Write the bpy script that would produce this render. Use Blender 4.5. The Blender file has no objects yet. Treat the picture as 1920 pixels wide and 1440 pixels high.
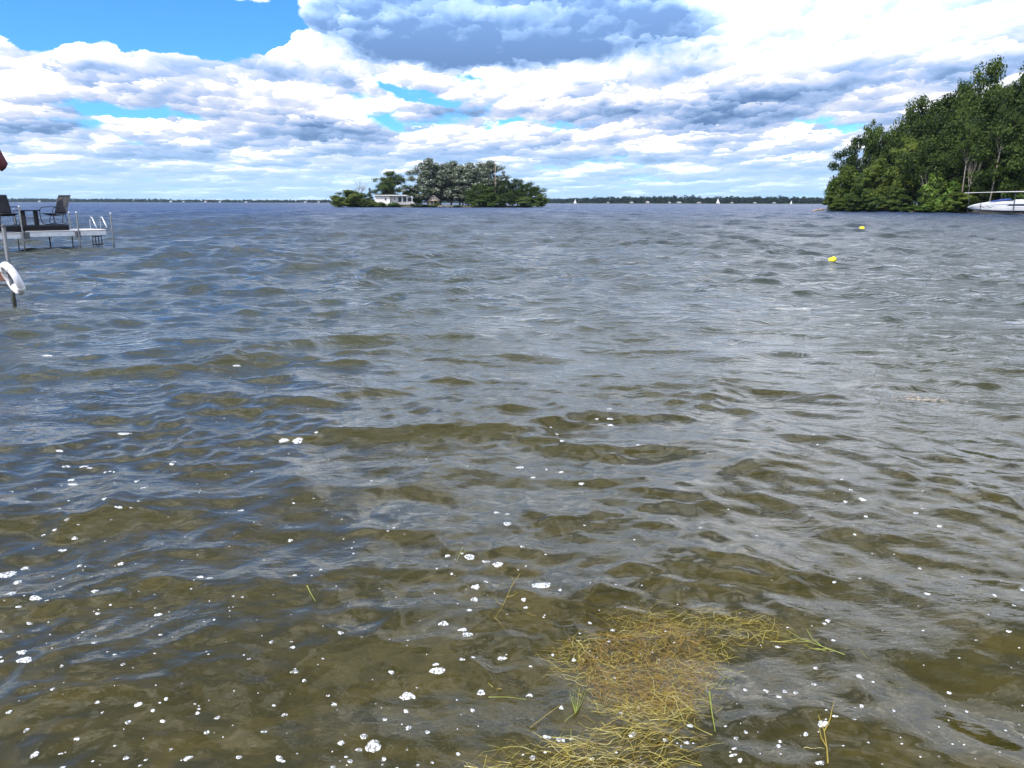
import bpy, bmesh, math, random
import numpy as np
from mathutils import Vector, Matrix, Euler

R = math.radians
scene = bpy.context.scene
col = scene.collection

# ------------------------------------------------------------------ camera
CAM_H = 1.65
PITCH = 13.2          # degrees below the horizontal
ROLL = 0.09
FPX = 1450.0          # focal length in pixels of a 1920 px wide frame
cam_data = bpy.data.cameras.new('camera')
cam_data.sensor_fit = 'HORIZONTAL'
cam_data.sensor_width = 36.0
cam_data.lens = 36.0 * FPX / 1920.0
cam_data.clip_start = 0.05
cam_data.clip_end = 20000.0
cam = bpy.data.objects.new('camera', cam_data)
col.objects.link(cam)
CAM_M = (Matrix.Rotation(R(90 - PITCH), 3, 'X') @ Matrix.Rotation(R(ROLL), 3, 'Z'))
cam.matrix_world = Matrix.Translation((0, 0, CAM_H)) @ CAM_M.to_4x4()
scene.camera = cam


def ray(px, py):
    """Direction of the line of sight through a point of the 1920 x 1440 photograph."""
    return (CAM_M @ Vector(((px - 960) / FPX, (720 - py) / FPX, -1.0))).normalized()


def at_z(px, py, z=0.0):
    d = ray(px, py)
    t = (z - CAM_H) / d.z
    return Vector((d.x * t, d.y * t, z))


def at_y(px, py, y):
    d = ray(px, py)
    t = y / d.y
    return Vector((d.x * t, y, CAM_H + d.z * t))


# ------------------------------------------------------------------ sun and sky
SUN_DIR = Vector((-0.58, -0.58, 0.98)).normalized()      # towards the sun
sun_data = bpy.data.lights.new('sun', 'SUN')
sun_data.energy = 4.2
sun_data.angle = R(0.53)
sun_data.color = (1.0, 0.95, 0.87)
sun = bpy.data.objects.new('sun', sun_data)
sun.rotation_euler = (-SUN_DIR).to_track_quat('-Z', 'Y').to_euler()
sun.location = (0, 0, 60)
col.objects.link(sun)

scene.render.engine = 'CYCLES'
scene.view_settings.view_transform = 'Standard'
scene.view_settings.look = 'None'
scene.view_settings.exposure = 0.42
scene.view_settings.gamma = 1.0
scene.view_settings.use_curve_mapping = False
cy = scene.cycles
cy.use_denoising = True
cy.use_adaptive_sampling = True
cy.adaptive_threshold = 0.01
cy.adaptive_min_samples = 16
cy.max_bounces = 8
cy.diffuse_bounces = 2
cy.glossy_bounces = 3
cy.transmission_bounces = 4
cy.transparent_max_bounces = 12
cy.volume_bounces = 0
cy.caustics_reflective = False
cy.caustics_refractive = False
cy.sample_clamp_indirect = 6.0


class Nodes:
    """Short hand for wiring shader nodes."""

    def __init__(self, tree):
        self.t = tree
        tree.nodes.clear()

    def n(self, typ, **kw):
        x = self.t.nodes.new(typ)
        for k, v in kw.items():
            setattr(x, k, v)
        return x

    def put(self, sock, v):
        if v is None:
            return
        if hasattr(v, 'links') or isinstance(v, bpy.types.NodeSocket):
            self.t.links.new(v, sock)
        else:
            if isinstance(v, (tuple, list)) and sock.type == 'RGBA' and len(v) == 3:
                v = tuple(v) + (1.0,)
            sock.default_value = v

    def m(self, op, a, b=None, c=None, clamp=False):
        x = self.n('ShaderNodeMath', operation=op, use_clamp=clamp)
        for i, v in enumerate((a, b, c)):
            self.put(x.inputs[i], v)
        return x.outputs[0]

    def v(self, op, a, b=None, scale=None):
        x = self.n('ShaderNodeVectorMath', operation=op)
        self.put(x.inputs[0], a)
        if b is not None:
            self.put(x.inputs[1], b)
        if scale is not None:
            self.put(x.inputs['Scale'], scale)
        return x.outputs['Value'] if op in ('LENGTH', 'DOT_PRODUCT', 'DISTANCE') else x.outputs[0]

    def xyz(self, a):
        x = self.n('ShaderNodeSeparateXYZ')
        self.put(x.inputs[0], a)
        return x.outputs

    def comb(self, x_, y_, z_=0.0):
        x = self.n('ShaderNodeCombineXYZ')
        for i, v in enumerate((x_, y_, z_)):
            self.put(x.inputs[i], v)
        return x.outputs[0]

    def noise(self, vec, scale, detail=4.0, rough=0.55, dist=0.0, lac=2.0, out=0):
        x = self.n('ShaderNodeTexNoise')
        self.put(x.inputs['Vector'], vec)
        self.put(x.inputs['Scale'], scale)
        self.put(x.inputs['Detail'], detail)
        self.put(x.inputs['Roughness'], rough)
        self.put(x.inputs['Lacunarity'], lac)
        self.put(x.inputs['Distortion'], dist)
        return x.outputs[out]

    def map(self, v, a, b, c=0.0, d=1.0, smooth=True):
        x = self.n('ShaderNodeMapRange')
        if smooth:
            x.interpolation_type = 'SMOOTHSTEP'
        self.put(x.inputs['Value'], v)
        for nm, q in (('From Min', a), ('From Max', b), ('To Min', c), ('To Max', d)):
            self.put(x.inputs[nm], q)
        return x.outputs[0]

    def mix(self, f, a, b, blend='MIX'):
        x = self.n('ShaderNodeMix', data_type='RGBA', blend_type=blend)
        x.clamp_factor = True
        self.put(x.inputs['Factor'], f)
        self.put(x.inputs['A'] if False else x.inputs[6], a)
        self.put(x.inputs[7], b)
        return x.outputs[2]

    def ramp(self, f, stops):
        x = self.n('ShaderNodeValToRGB')
        e = x.color_ramp.elements
        while len(e) > 1:
            e.remove(e[-1])
        e[0].position = stops[0][0]
        e[0].color = tuple(stops[0][1]) + (1,)
        for p, c in stops[1:]:
            q = e.new(p)
            q.color = tuple(c) + (1,)
        self.put(x.inputs[0], f)
        return x.outputs[0]


def az_el(px, py):
    d = ray(px, py)
    return math.degrees(math.atan2(d.x, d.y)), math.degrees(math.asin(d.z))


def build_world():
    w = bpy.data.worlds.new('World')
    scene.world = w
    w.use_nodes = True
    g = Nodes(w.node_tree)
    sky = g.n('ShaderNodeTexSky')
    sky.sky_type = 'NISHITA'
    sky.sun_disc = False
    sky.sun_elevation = math.asin(SUN_DIR.z)
    sky.sun_rotation = math.atan2(SUN_DIR.x, SUN_DIR.y)
    sky.altitude = 100
    sky.air_density = 1.0
    sky.dust_density = 0.3
    sky.ozone_density = 3.0

    tc = g.n('ShaderNodeTexCoord')
    d = g.v('NORMALIZE', tc.outputs['Generated'])
    x, y, z = g.xyz(d)
    zc = g.m('MAXIMUM', z, 0.0)
    az = g.m('MULTIPLY', g.m('ARCTAN2', x, y), 57.2958)
    el = g.m('MULTIPLY', g.m('ARCSINE', zc), 57.2958)
    P = g.comb(g.m('MULTIPLY', x, 2.6), g.m('MULTIPLY', g.m('LOGARITHM', g.m('ADD', el, 3.0), 2.71828), -0.85), 3.7)
    V = g.comb(az, el, 0.0)
    # ragged cloud edges: two scales of warp
    w1 = g.v('SUBTRACT', g.noise(P, 2.2, 3.0, 0.55, out=1), (0.5, 0.5, 0.5))
    w2 = g.v('SUBTRACT', g.noise(P, 9.0, 5.0, 0.62, out=1), (0.5, 0.5, 0.5))
    VW = g.v('ADD', V, g.v('MULTIPLY', w1, (4.5, 1.6, 0.0)))
    VW = g.v('ADD', VW, g.v('MULTIPLY', w2, (2.6, 1.7, 0.0)))

    def blob(px, py, rx, ry, soft=0.5, rot=0.0, vec=None):
        a, e = az_el(px, py)
        vv = g.v('SUBTRACT', vec or VW, (a, e, 0.0))
        if rot:
            rr = g.n('ShaderNodeVectorRotate', rotation_type='Z_AXIS')
            g.put(rr.inputs['Vector'], vv)
            rr.inputs['Angle'].default_value = R(rot)
            vv = rr.outputs[0]
        k = math.degrees(1 / FPX) * 0.93
        L = g.v('LENGTH', g.v('MULTIPLY', vv, (1 / (rx * k), 1 / (ry * k), 0.0)))
        return g.map(L, 1.0 - soft, 1.0 + soft, 1.0, 0.0)

    def total(items):
        s = None
        for wt, b in items:
            q = g.m('MULTIPLY', b, wt)
            s = q if s is None else g.m('ADD', s, q)
        return s

    # ---- coverage
    holes = total([
        (1.0, blob(215, 10, 330, 70, 0.35)), (0.8, blob(455, 45, 85, 50, 0.4)),
        (0.45, blob(330, 95, 150, 26, 0.5)),
        (0.7, blob(240, 200, 120, 17, 0.5, 6)), (0.5, blob(800, 180, 85, 15, 0.5, 14)),
        (0.4, blob(1010, 237, 105, 10, 0.5)), (0.45, blob(1580, 232, 70, 14, 0.6)),
        (0.3, blob(1450, 284, 110, 7, 0.6)),
        (0.35, blob(200, 268, 90, 7, 0.6)),
        (0.8, blob(-500, -220, 760, 260, 0.4)), (0.3, blob(-350, -1050, 800, 600, 0.4)),       # blue goes on to the upper left, outside the frame
    ])
    puffs = total([
        (1.15, blob(150, 78, 52, 36, 0.6)), (0.9, blob(205, 105, 60, 25, 0.6)),
        (1.2, blob(-8, 105, 48, 55, 0.5)), (1.3, blob(545, 90, 46, 26, 0.35, -25)),
        (1.6, blob(385, -6, 70, 20, 0.5)), (1.4, blob(468, 4, 34, 20, 0.6)),
        (0.6, blob(300, 118, 80, 16, 0.6)),
        (0.9, blob(80, 150, 320, 45, 0.5)), (0.5, blob(420, 130, 150, 30, 0.5)), (0.3, blob(330, 160, 200, 24, 0.6)),
        (1.3, blob(930, 15, 415, 96, 0.2)), (0.7, blob(1700, 60, 500, 150, 0.6)),
    ])
    # the big grey cloud carries on overhead behind the top edge of the frame
    n1 = g.noise(P, 2.1, 5.0, 0.50, 0.3)
    sunward = g.v('ADD', P, (-0.035, -0.065, 0.0))
    n2 = g.noise(sunward, 2.1, 5.0, 0.50, 0.3)
    Q = g.v('ADD', P, g.v('MULTIPLY', w2, (0.06, 0.06, 0.0)))
    QS = g.v('ADD', Q, (-0.016, -0.03, 0.0))

    def billow(vec):
        a = g.noise(vec, 5.2, 3.0, 0.45, 0.0)
        return g.m('SUBTRACT', 1.0, g.m('ABSOLUTE', g.m('SUBTRACT', g.m('MULTIPLY', a, 2.6), 1.3)))
    nf = billow(Q)
    nf2 = billow(QS)
    # overhead the sky is broken cumulus with blue gaps
    nd = g.noise(d, 3.4, 6.0, 0.55, 0.5)
    high = g.map(el, 17.0, 32.0, 0.0, 1.0)
    cov = g.m('ADD', g.m('SUBTRACT', g.m('ADD', g.m('MULTIPLY', n1, 0.95), 0.22), g.m('MULTIPLY', holes, 0.62)), g.m('MULTIPLY', puffs, 0.5))
    cov = g.m('ADD', cov, g.m('MULTIPLY', g.m('SUBTRACT', nf, 0.75), 0.16))
    cov = g.m('ADD', cov, g.m('MULTIPLY', g.m('SUBTRACT', g.noise(P, 16.0, 5.0, 0.6, 0.6), 0.5), 0.22))
    # ---- rows of small cumulus, smaller and flatter towards the horizon
    def cumulus(kx, ky, seed, warp, sunny):
        U = g.comb(g.m('MULTIPLY', g.m('DIVIDE', x, g.m('ADD', g.m('MULTIPLY', zc, 0.35), 0.19)), kx),
                   g.m('MULTIPLY', g.m('LOGARITHM', g.m('ADD', el, 2.2), 2.71828), ky), seed)
        uw = g.v('SUBTRACT', g.noise(U, 1.5, 6.0, 0.65, 0.0, out=1), (0.5, 0.5, 0.5))
        UW = g.v('ADD', U, g.v('MULTIPLY', uw, (warp, warp * 1.1, 0.0)))
        vo = g.n('ShaderNodeTexVoronoi', feature='SMOOTH_F1', voronoi_dimensions='2D')
        g.put(vo.inputs['Vector'], UW)
        vo.inputs['Scale'].default_value = 1.0
        vo.inputs['Smoothness'].default_value = 0.12
        loc = g.xyz(g.v('SUBTRACT', UW, vo.outputs['Position']))
        up = g.m('SUBTRACT', loc[1], g.m('MULTIPLY', loc[0], 0.30))
        core = g.map(vo.outputs['Distance'], 0.12, 0.72, 1.0, 0.0)
        edge = g.m('MULTIPLY', up, sunny)
        return core, g.m('MULTIPLY', edge, g.map(vo.outputs['Distance'], 0.9, 0.3, 0.25, 1.15))
    c1, t1 = cumulus(2.7, 4.4, 1.3, 1.25, 0.80)
    c2, t2 = cumulus(6.2, 10.0, 8.1, 1.3, 0.50)
    cov = g.m('ADD', cov, g.m('MULTIPLY', g.m('SUBTRACT', c1, 0.45), 0.16))
    cov = g.m('ADD', cov, g.m('MULTIPLY', g.m('MULTIPLY', g.m('SUBTRACT', nd, 0.56), 2.4), high))
    cov = g.m('ADD', cov, g.m('MULTIPLY', g.m('SUBTRACT', c2, 0.45), 0.10))
    alpha = g.map(cov, 0.40, 0.60)
    low = g.map(el, 2.0, 11.0, 1.0, 0.55)
    # ---- light and shade inside the clouds
    dark = total([
        (0.40, blob(930, 15, 415, 92, 0.24)), (0.16, blob(760, 70, 220, 36, 0.6)), (0.14, blob(1180, 65, 170, 45, 0.6)), (0.1, blob(1000, 95, 330, 14, 0.6)),
        (0.20, blob(1390, 182, 150, 14, 0.8, 3)), (0.40, blob(640, 250, 110, 22, 0.8)), (0.45, blob(90, 248, 120, 17, 0.8)),
        (0.30, blob(1300, 205, 160, 12, 0.8)), (0.22, blob(1120, 205, 240, 12, 0.9)), (0.28, blob(330, 300, 90, 9, 0.9)),
        (0.32, blob(730, 292, 150, 7, 0.9)), (0.30, blob(1210, 300, 130, 8, 0.9)), (0.2, blob(1430, 222, 120, 12, 0.9)),
        (0.08, blob(1700, 185, 260, 20, 0.9)), (0.22, blob(470, 230, 180, 12, 0.9)),
        (0.10, blob(700, -450, 700, 300, 0.6)),
    ])
    white = total([
        (0.55, blob(545, 92, 48, 26, 0.5, -25)), (0.5, blob(150, 80, 50, 24, 0.6)), (0.45, blob(0, 115, 50, 50, 0.6)),
        (0.45, blob(670, 205, 75, 26, 0.6)), (0.4, blob(330, 262, 75, 16, 0.6, 14)), (0.4, blob(720, 155, 60, 12, 0.6, 20)),
        (0.35, blob(900, 135, 260, 16, 0.8)), (0.42, blob(980, 180, 60, 22, 0.6)), (0.25, blob(1500, 70, 160, 60, 0.9)),
        (0.35, blob(1240, 170, 90, 14, 0.7)), (0.35, blob(1190, 285, 90, 14, 0.7)), (0.4, blob(1290, 310, 42, 14, 0.6)),
        (0.4, blob(1465, 296, 55, 6, 0.6)), (0.35, blob(490, 297, 60, 7, 0.6)), (0.3, blob(100, 283, 90, 10, 0.7)),
        (0.3, blob(40, 165, 60, 20, 0.7)), (0.35, blob(1390, 10, 60, 40, 0.8)), (0.25, blob(1750, 40, 200, 40, 0.9)), (0.06, blob(1640, 120, 380, 80, 0.8)),
        (0.3, blob(280, 215, 70, 8, 0.6, 10)), (0.25, blob(1160, 185, 26, 16, 0.6)),
    ])
    lit = g.m('MULTIPLY', g.m('SUBTRACT', n1, n2), 1.3)
    lit = g.m('ADD', lit, g.m('MULTIPLY', g.m('SUBTRACT', nf, nf2), 0.5))
    tone = g.m('ADD', g.m('ADD', 0.64, lit), g.m('MULTIPLY', g.m('SUBTRACT', g.noise(P, 11.0, 5.0, 0.5, 0.5), 0.5), 0.24))
    tone = g.m('ADD', tone, g.m('MULTIPLY', g.m('ADD', t1, t2), low))
    # thin rims glow, thick bellies grey
    tone = g.m('ADD', tone, g.m('MULTIPLY', g.m('SUBTRACT', 0.85, cov), 0.25))
    tone = g.m('ADD', g.m('SUBTRACT', tone, dark), g.m('MULTIPLY', white, 0.75))
    tone = g.m('ADD', 0.62, g.m('MULTIPLY', g.m('SUBTRACT', tone, 0.62), g.map(el, 0.5, 8.0, 0.62, 1.0)))
    ccol = g.ramp(tone, [(0.0, (0.15, 0.27, 0.52)), (0.2, (0.25, 0.40, 0.68)), (0.40, (0.40, 0.56, 0.89)),
                         (0.62, (0.66, 0.75, 0.97)), (0.82, (0.88, 0.91, 1.0)), (1.0, (1.02, 1.02, 1.03))])
    # sunlit cloud is far brighter than the paper white it photographs as
    ccol = g.v('SCALE', ccol, scale=g.map(tone, 0.70, 1.25, 0.75, 2.1))
    # extra brightness added to the higher cloud to lift its reflection in the water
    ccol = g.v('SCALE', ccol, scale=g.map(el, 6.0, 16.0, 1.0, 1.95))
    # distance pales clouds near the horizon to a light blue
    hz = g.map(el, 0.0, 5.5, 1.0, 0.0)
    ccol = g.mix(g.m('MULTIPLY', hz, 0.82), ccol, (0.38, 0.60, 0.88))
    alpha = g.m('MAXIMUM', alpha, g.m('MULTIPLY', hz, 0.9))

    tint = g.mix(1.0, sky.outputs[0], (0.30, 0.68, 1.14), 'MULTIPLY')
    b1 = g.n('ShaderNodeBackground')
    g.put(b1.inputs['Color'], tint)
    b1.inputs['Strength'].default_value = 0.15
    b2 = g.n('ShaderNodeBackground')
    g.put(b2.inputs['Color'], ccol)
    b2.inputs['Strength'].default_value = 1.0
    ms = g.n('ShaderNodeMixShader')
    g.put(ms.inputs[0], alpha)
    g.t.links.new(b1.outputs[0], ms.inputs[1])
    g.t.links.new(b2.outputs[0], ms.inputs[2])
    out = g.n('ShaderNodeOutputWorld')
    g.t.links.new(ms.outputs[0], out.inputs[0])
    w.cycles.sampling_method = 'MANUAL'
    w.cycles.sample_map_resolution = 1024


build_world()


# ------------------------------------------------------------------ object helpers
def tag(o, label=None, cat=None, group=None, kind=None):
    if label:
        o['label'] = label
    if cat:
        o['category'] = cat
    if group:
        o['group'] = group
    if kind:
        o['kind'] = kind
    return o


def link_mesh(name, me, material=None, parent=None):
    o = bpy.data.objects.new(name, me)
    col.objects.link(o)
    if material is not None and not me.materials:
        for mt in (material if isinstance(material, (list, tuple)) else [material]):
            me.materials.append(mt)
    if parent is not None:
        o.parent = parent
    return o


def empty(name, loc=(0, 0, 0), rz=0.0):
    o = bpy.data.objects.new(name, None)
    o.empty_display_size = 0.3
    o.location = loc
    o.rotation_euler = (0, 0, rz)
    col.objects.link(o)
    return o


def np_mesh(name, verts, faces, smooth=False):
    """verts (n,3), faces (m,k) numpy arrays."""
    me = bpy.data.meshes.new(name)
    verts = np.asarray(verts, dtype=np.float32)
    faces = np.asarray(faces, dtype=np.int32)
    m, k = faces.shape
    me.vertices.add(len(verts))
    me.vertices.foreach_set('co', verts.ravel())
    me.loops.add(m * k)
    me.loops.foreach_set('vertex_index', faces.ravel())
    me.polygons.add(m)
    me.polygons.foreach_set('loop_start', np.arange(0, m * k, k, dtype=np.int32))
    if smooth:
        me.polygons.foreach_set('use_smooth', np.ones(m, dtype=bool))
    me.update(calc_edges=True)
    return me


def material(name, base=(0.5, 0.5, 0.5), rough=0.6, metal=0.0, vary=0.0, scale=3.0, bump=0.0, bscale=40.0, spec=0.5):
    """Principled material whose colour is broken up by noise."""
    mt = bpy.data.materials.new(name)
    mt.use_nodes = True
    g = Nodes(mt.node_tree)
    p = g.n('ShaderNodeBsdfPrincipled')
    o = g.n('ShaderNodeOutputMaterial')
    g.t.links.new(p.outputs[0], o.inputs[0])
    tc = g.n('ShaderNodeTexCoord').outputs['Object']
    c = tuple(base) + (1,)
    if vary > 0:
        f = g.noise(tc, scale, 5.0, 0.6)
        lo = tuple(max(0, q * (1 - vary)) for q in base)
        hi = tuple(q * (1 + vary) for q in base)
        g.put(p.inputs['Base Color'], g.mix(g.map(f, 0.3, 0.7), lo, hi))
        g.put(p.inputs['Roughness'], g.map(f, 0.3, 0.7, max(0.02, rough - 0.1), min(1, rough + 0.1)))
    else:
        p.inputs['Base Color'].default_value = c
        p.inputs['Roughness'].default_value = rough
    p.inputs['Metallic'].default_value = metal
    p.inputs['Specular IOR Level'].default_value = spec
    if bump > 0:
        b = g.n('ShaderNodeBump')
        b.inputs['Strength'].default_value = bump
        b.inputs['Distance'].default_value = 0.01
        g.put(b.inputs['Height'], g.noise(tc, bscale, 4.0, 0.6))
        g.put(p.inputs['Normal'], b.outputs[0])
    return mt


# ------------------------------------------------------------------ waves
def make_waves():
    rng = np.random.default_rng(11)
    comps = []
    main = R(-98)          # the wind drives the waves towards the camera, slightly to the left

    def band(n, l0, l1, spread, rms, p=1.0):
        lam = np.exp(rng.uniform(np.log(l0), np.log(l1), n))
        th = main + rng.normal(0, R(spread), n)
        a = lam ** p * rng.uniform(0.5, 1.3, n)
        a *= rms / math.sqrt((a * a).sum() / 2)
        for i in range(n):
            k = 2 * math.pi / lam[i]
            comps.append((k * math.cos(th[i]), k * math.sin(th[i]), rng.uniform(0, 6.2832), a[i], lam[i]))
    band(16, 3.4, 7.0, 15, 0.030)
    band(36, 2.62, 4.2, 36, 0.068)
    band(36, 0.8, 2.2, 42, 0.0235)
    band(50, 0.42, 1.0, 46, 0.0105)
    band(80, 0.16, 0.42, 52, 0.0056)
    band(90, 0.06, 0.16, 55, 0.0011)
    return comps


WAVES = make_waves()


def wave_disp(x, y, spacing):
    """Displacement of the water sheet; waves too short for the local mesh spacing are returned as a roughness."""
    x = np.asarray(x, dtype=np.float64)
    y = np.asarray(y, dtype=np.float64)
    r = np.hypot(x, y)
    dx = np.zeros_like(x)
    dy = np.zeros_like(x)
    dz = np.zeros_like(x)
    lost = np.zeros_like(x)
    zl = np.zeros_like(x)
    # groups of waves: patches of livelier and calmer water
    gust = (0.8 + 0.22 * np.sin(0.31 * x + 0.23 * y + 1.0) * np.sin(0.17 * y - 0.12 * x + 0.4)
            + 0.20 * np.sin(1.13 * x - 0.83 * y + 2.2) * np.sin(0.71 * y + 0.47 * x))
    gust2 = 0.85 + 0.5 * np.sin(0.9 * x + 1.3 * y) * np.sin(1.7 * x - 0.8 * y + 0.7)
    shore = np.clip((r - 1.5) / 14.0, 0, 1)
    for kx, ky, ph, a, lam in WAVES:
        w = np.clip((lam / spacing - 2.5) / 3.0, 0, 1)
        amp = a * (gust if lam > 0.45 else gust * gust2)
        if 2.6 < lam < 4.2:
            amp = amp * np.clip((r - 8.0) / 50.0, 0, 1) ** 0.8
        elif lam > 3:
            amp = amp * (0.15 + 0.85 * shore)
        elif lam > 1:
            amp = amp * (0.62 + 0.38 * shore) * (1 + 0.8 * np.clip((r - 12) / 25, 0, 1))
        elif lam > 0.42:
            amp = amp * (1 + 0.7 * np.clip((r - 8) / 20, 0, 1))
        k = math.hypot(kx, ky)
        lost += (1 - w * w) * (amp * k) ** 2 * 0.5
        if not w.any():
            continue
        p = kx * x + ky * y + ph
        s = np.sin(p)
        c = np.cos(p)
        A = amp * w
        # crests lean a little forward
        w_ = A * (c + 0.12 * np.sin(2 * p))
        dz += w_
        if 0.4 < lam < 2.6:
            zl += w_
        q = 0.9 if lam > 0.45 else 0.6
        dx -= q * A * s * kx / k
        dy -= q * A * s * ky / k
    # crests lean forward, so the faces towards the shore are the steep ones
    lean = 1.7 - 1.3 * np.clip((r - 7) / 14.0, 0, 1)
    dx += lean * zl * math.cos(R(-98))
    dy += lean * zl * math.sin(R(-98))
    return dx, dy, dz, np.sqrt(lost)


WK = 0.0036


def build_water():
    r0, r1 = 1.35, 4200.0
    nr = int(math.log(r1 / r0) / WK / 1.0)
    # rings: log spacing out to 900 m, then wider
    rr = [r0]
    while rr[-1] < r1:
        r = rr[-1]
        step = WK if r < 35 else 0.0026 if r < 320 else WK if r < 500 else (0.012 if r < 1500 else 0.05)
        rr.append(r * (1 + step))
    rr = np.array(rr)
    half = R(43)
    fine = np.arange(-half, half + 1e-6, WK * 1.15)
    coarse = np.linspace(half, 2 * math.pi - half, 62)[1:-1]
    th = np.concatenate([fine, coarse])
    nt = len(th)
    nr = len(rr)
    Rg, Tg = np.meshgrid(rr, th, indexing='ij')
    X = (Rg * np.sin(Tg)).ravel()
    Y = (Rg * np.cos(Tg)).ravel()
    dth = np.full(nt, WK * 1.15)
    dth[len(fine):] = coarse[1] - coarse[0]
    dr = np.gradient(rr)
    S = np.maximum(dr[:, None], rr[:, None] * dth[None, :]).ravel()
    dx, dy, dz, lost = wave_disp(X, Y, S)
    V = np.stack([X + dx, Y + dy, dz], 1)
    i = np.arange(nr - 1)[:, None]
    j = np.arange(nt)[None, :]
    j2 = (j + 1) % nt
    F = np.stack([i * nt + j, i * nt + j2, (i + 1) * nt + j2, (i + 1) * nt + j], -1).reshape(-1, 4)
    # close the middle, under the camera
    cidx = len(V)
    V = np.concatenate([V, [[0, 0, 0]]])
    lost = np.concatenate([lost, [0.05]])
    jj = np.arange(nt)
    T = np.stack([np.full(nt, cidx), (jj + 1) % nt, jj, jj], -1)
    me = np_mesh('water', V, F, smooth=True)
    me.attributes.new('ripple', 'FLOAT', 'POINT').data.foreach_set('value', lost.astype(np.float32))
    me.update()
    return me


def water_material():
    mt = bpy.data.materials.new('lake_water')
    mt.use_nodes = True
    g = Nodes(mt.node_tree)
    geo = g.n('ShaderNodeNewGeometry')
    pos = geo.outputs['Position']
    at = g.n('ShaderNodeAttribute', attribute_name='ripple')
    sig = at.outputs['Fac']
    # microfacet alpha = sqrt(2) * slope spread; Cycles roughness = sqrt(alpha)
    rough = g.m('SQRT', g.m('MULTIPLY', sig, 0.30))
    rough = g.m('MINIMUM', g.m('MAXIMUM', rough, 0.02), 0.4)
    # finest ripples
    xy = g.v('MULTIPLY', pos, (1.0, 1.6, 1.0))
    h = g.m('ADD', g.noise(xy, 14.0, 3.0, 0.55, 0.4), g.m('MULTIPLY', g.noise(xy, 3.1, 2.0, 0.5, 0.3), 1.6))
    b = g.n('ShaderNodeBump')
    g.put(b.inputs['Strength'], g.map(g.noise(pos, 0.8, 3.0, 0.6), 0.35, 0.72, 0.08, 0.6))
    b.inputs['Distance'].default_value = 0.012
    g.put(b.inputs['Height'], h)
    # short chop on the open water, too fine for the mesh out there
    chop = g.noise(g.v('MULTIPLY', pos, (0.8, 1.5, 1.0)), 2.4, 4.0, 0.66, 0.6)
    b2 = g.n('ShaderNodeBump')
    b2.inputs['Strength'].default_value = 1.0
    g.put(b2.inputs['Distance'], g.map(g.v('LENGTH', pos), 3.0, 20.0, 0.0, 0.16))
    g.put(b2.inputs['Height'], chop)
    g.t.links.new(b.outputs[0], b2.inputs['Normal'])
    nrm = b2.outputs[0]
    # mean Fresnel reflectance of a wavy surface (sub-mesh waves counted by their slope spread)
    cosv = g.m('MAXIMUM', g.v('DOT_PRODUCT', geo.outputs['Incoming'], nrm), 0.0)
    ex = g.m('MULTIPLY', g.m('EXPONENT', g.m('MULTIPLY', sig, -2.69)), 5.0)
    fq = g.m('DIVIDE', g.m('POWER', g.m('SUBTRACT', 1.0, cosv), ex),
             g.m('ADD', 1.0, g.m('MULTIPLY', g.m('POWER', sig, 1.5), 22.7)))
    fr = g.m('ADD', 0.02, g.m('MULTIPLY', fq, 0.98))
    gl = g.n('ShaderNodeBsdfGlossy')
    gl.inputs['Color'].default_value = (1, 1, 1, 1)
    g.put(gl.inputs['Roughness'], rough)
    g.put(gl.inputs['Normal'], nrm)
    # murk: the water's own scattered light, greener offshore, browner inshore
    ln = g.v('LENGTH', pos)
    off = g.map(ln, 12.0, 170.0, smooth=False)
    mid = g.map(ln, 4.0, 15.0)
    pat = g.noise(pos, 0.5, 4.0, 0.6)
    murk = g.mix(off, g.mix(mid, (0.056, 0.052, 0.013), (0.030, 0.037, 0.024)), (0.010, 0.030, 0.085))
    murk = g.mix(g.map(pat, 0.35, 0.7), murk, g.mix(0.25, murk, (0.02, 0.02, 0.006)))
    df = g.n('ShaderNodeBsdfDiffuse')
    g.put(df.inputs['Color'], murk)
    tr = g.n('ShaderNodeBsdfTransparent')
    tr.inputs['Color'].default_value = (0.80, 0.72, 0.45, 1)
    rf = g.n('ShaderNodeBsdfRefraction')
    rf.inputs['Color'].default_value = (0.80, 0.72, 0.45, 1)
    rf.inputs['Roughness'].default_value = 0.0
    rf.inputs['IOR'].default_value = 1.333
    clear = g.n('ShaderNodeMixShader')
    clear.inputs[0].default_value = 0.35
    g.t.links.new(rf.outputs[0], clear.inputs[1])
    g.t.links.new(tr.outputs[0], clear.inputs[2])
    body = g.n('ShaderNodeMixShader')
    g.put(body.inputs[0], g.map(ln, 2.5, 13.0, 0.42, 1.0))
    g.t.links.new(clear.outputs[0], body.inputs[1])
    g.t.links.new(df.outputs[0], body.inputs[2])
    ms = g.n('ShaderNodeMixShader')
    g.put(ms.inputs[0], fr)
    g.t.links.new(body.outputs[0], ms.inputs[1])
    g.t.links.new(gl.outputs[0], ms.inputs[2])
    o = g.n('ShaderNodeOutputMaterial')
    g.t.links.new(ms.outputs[0], o.inputs[0])
    return mt


water = link_mesh('water', build_water(), water_material())
tag(water, 'choppy olive brown lake water with small wind waves', kind='structure')


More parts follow.
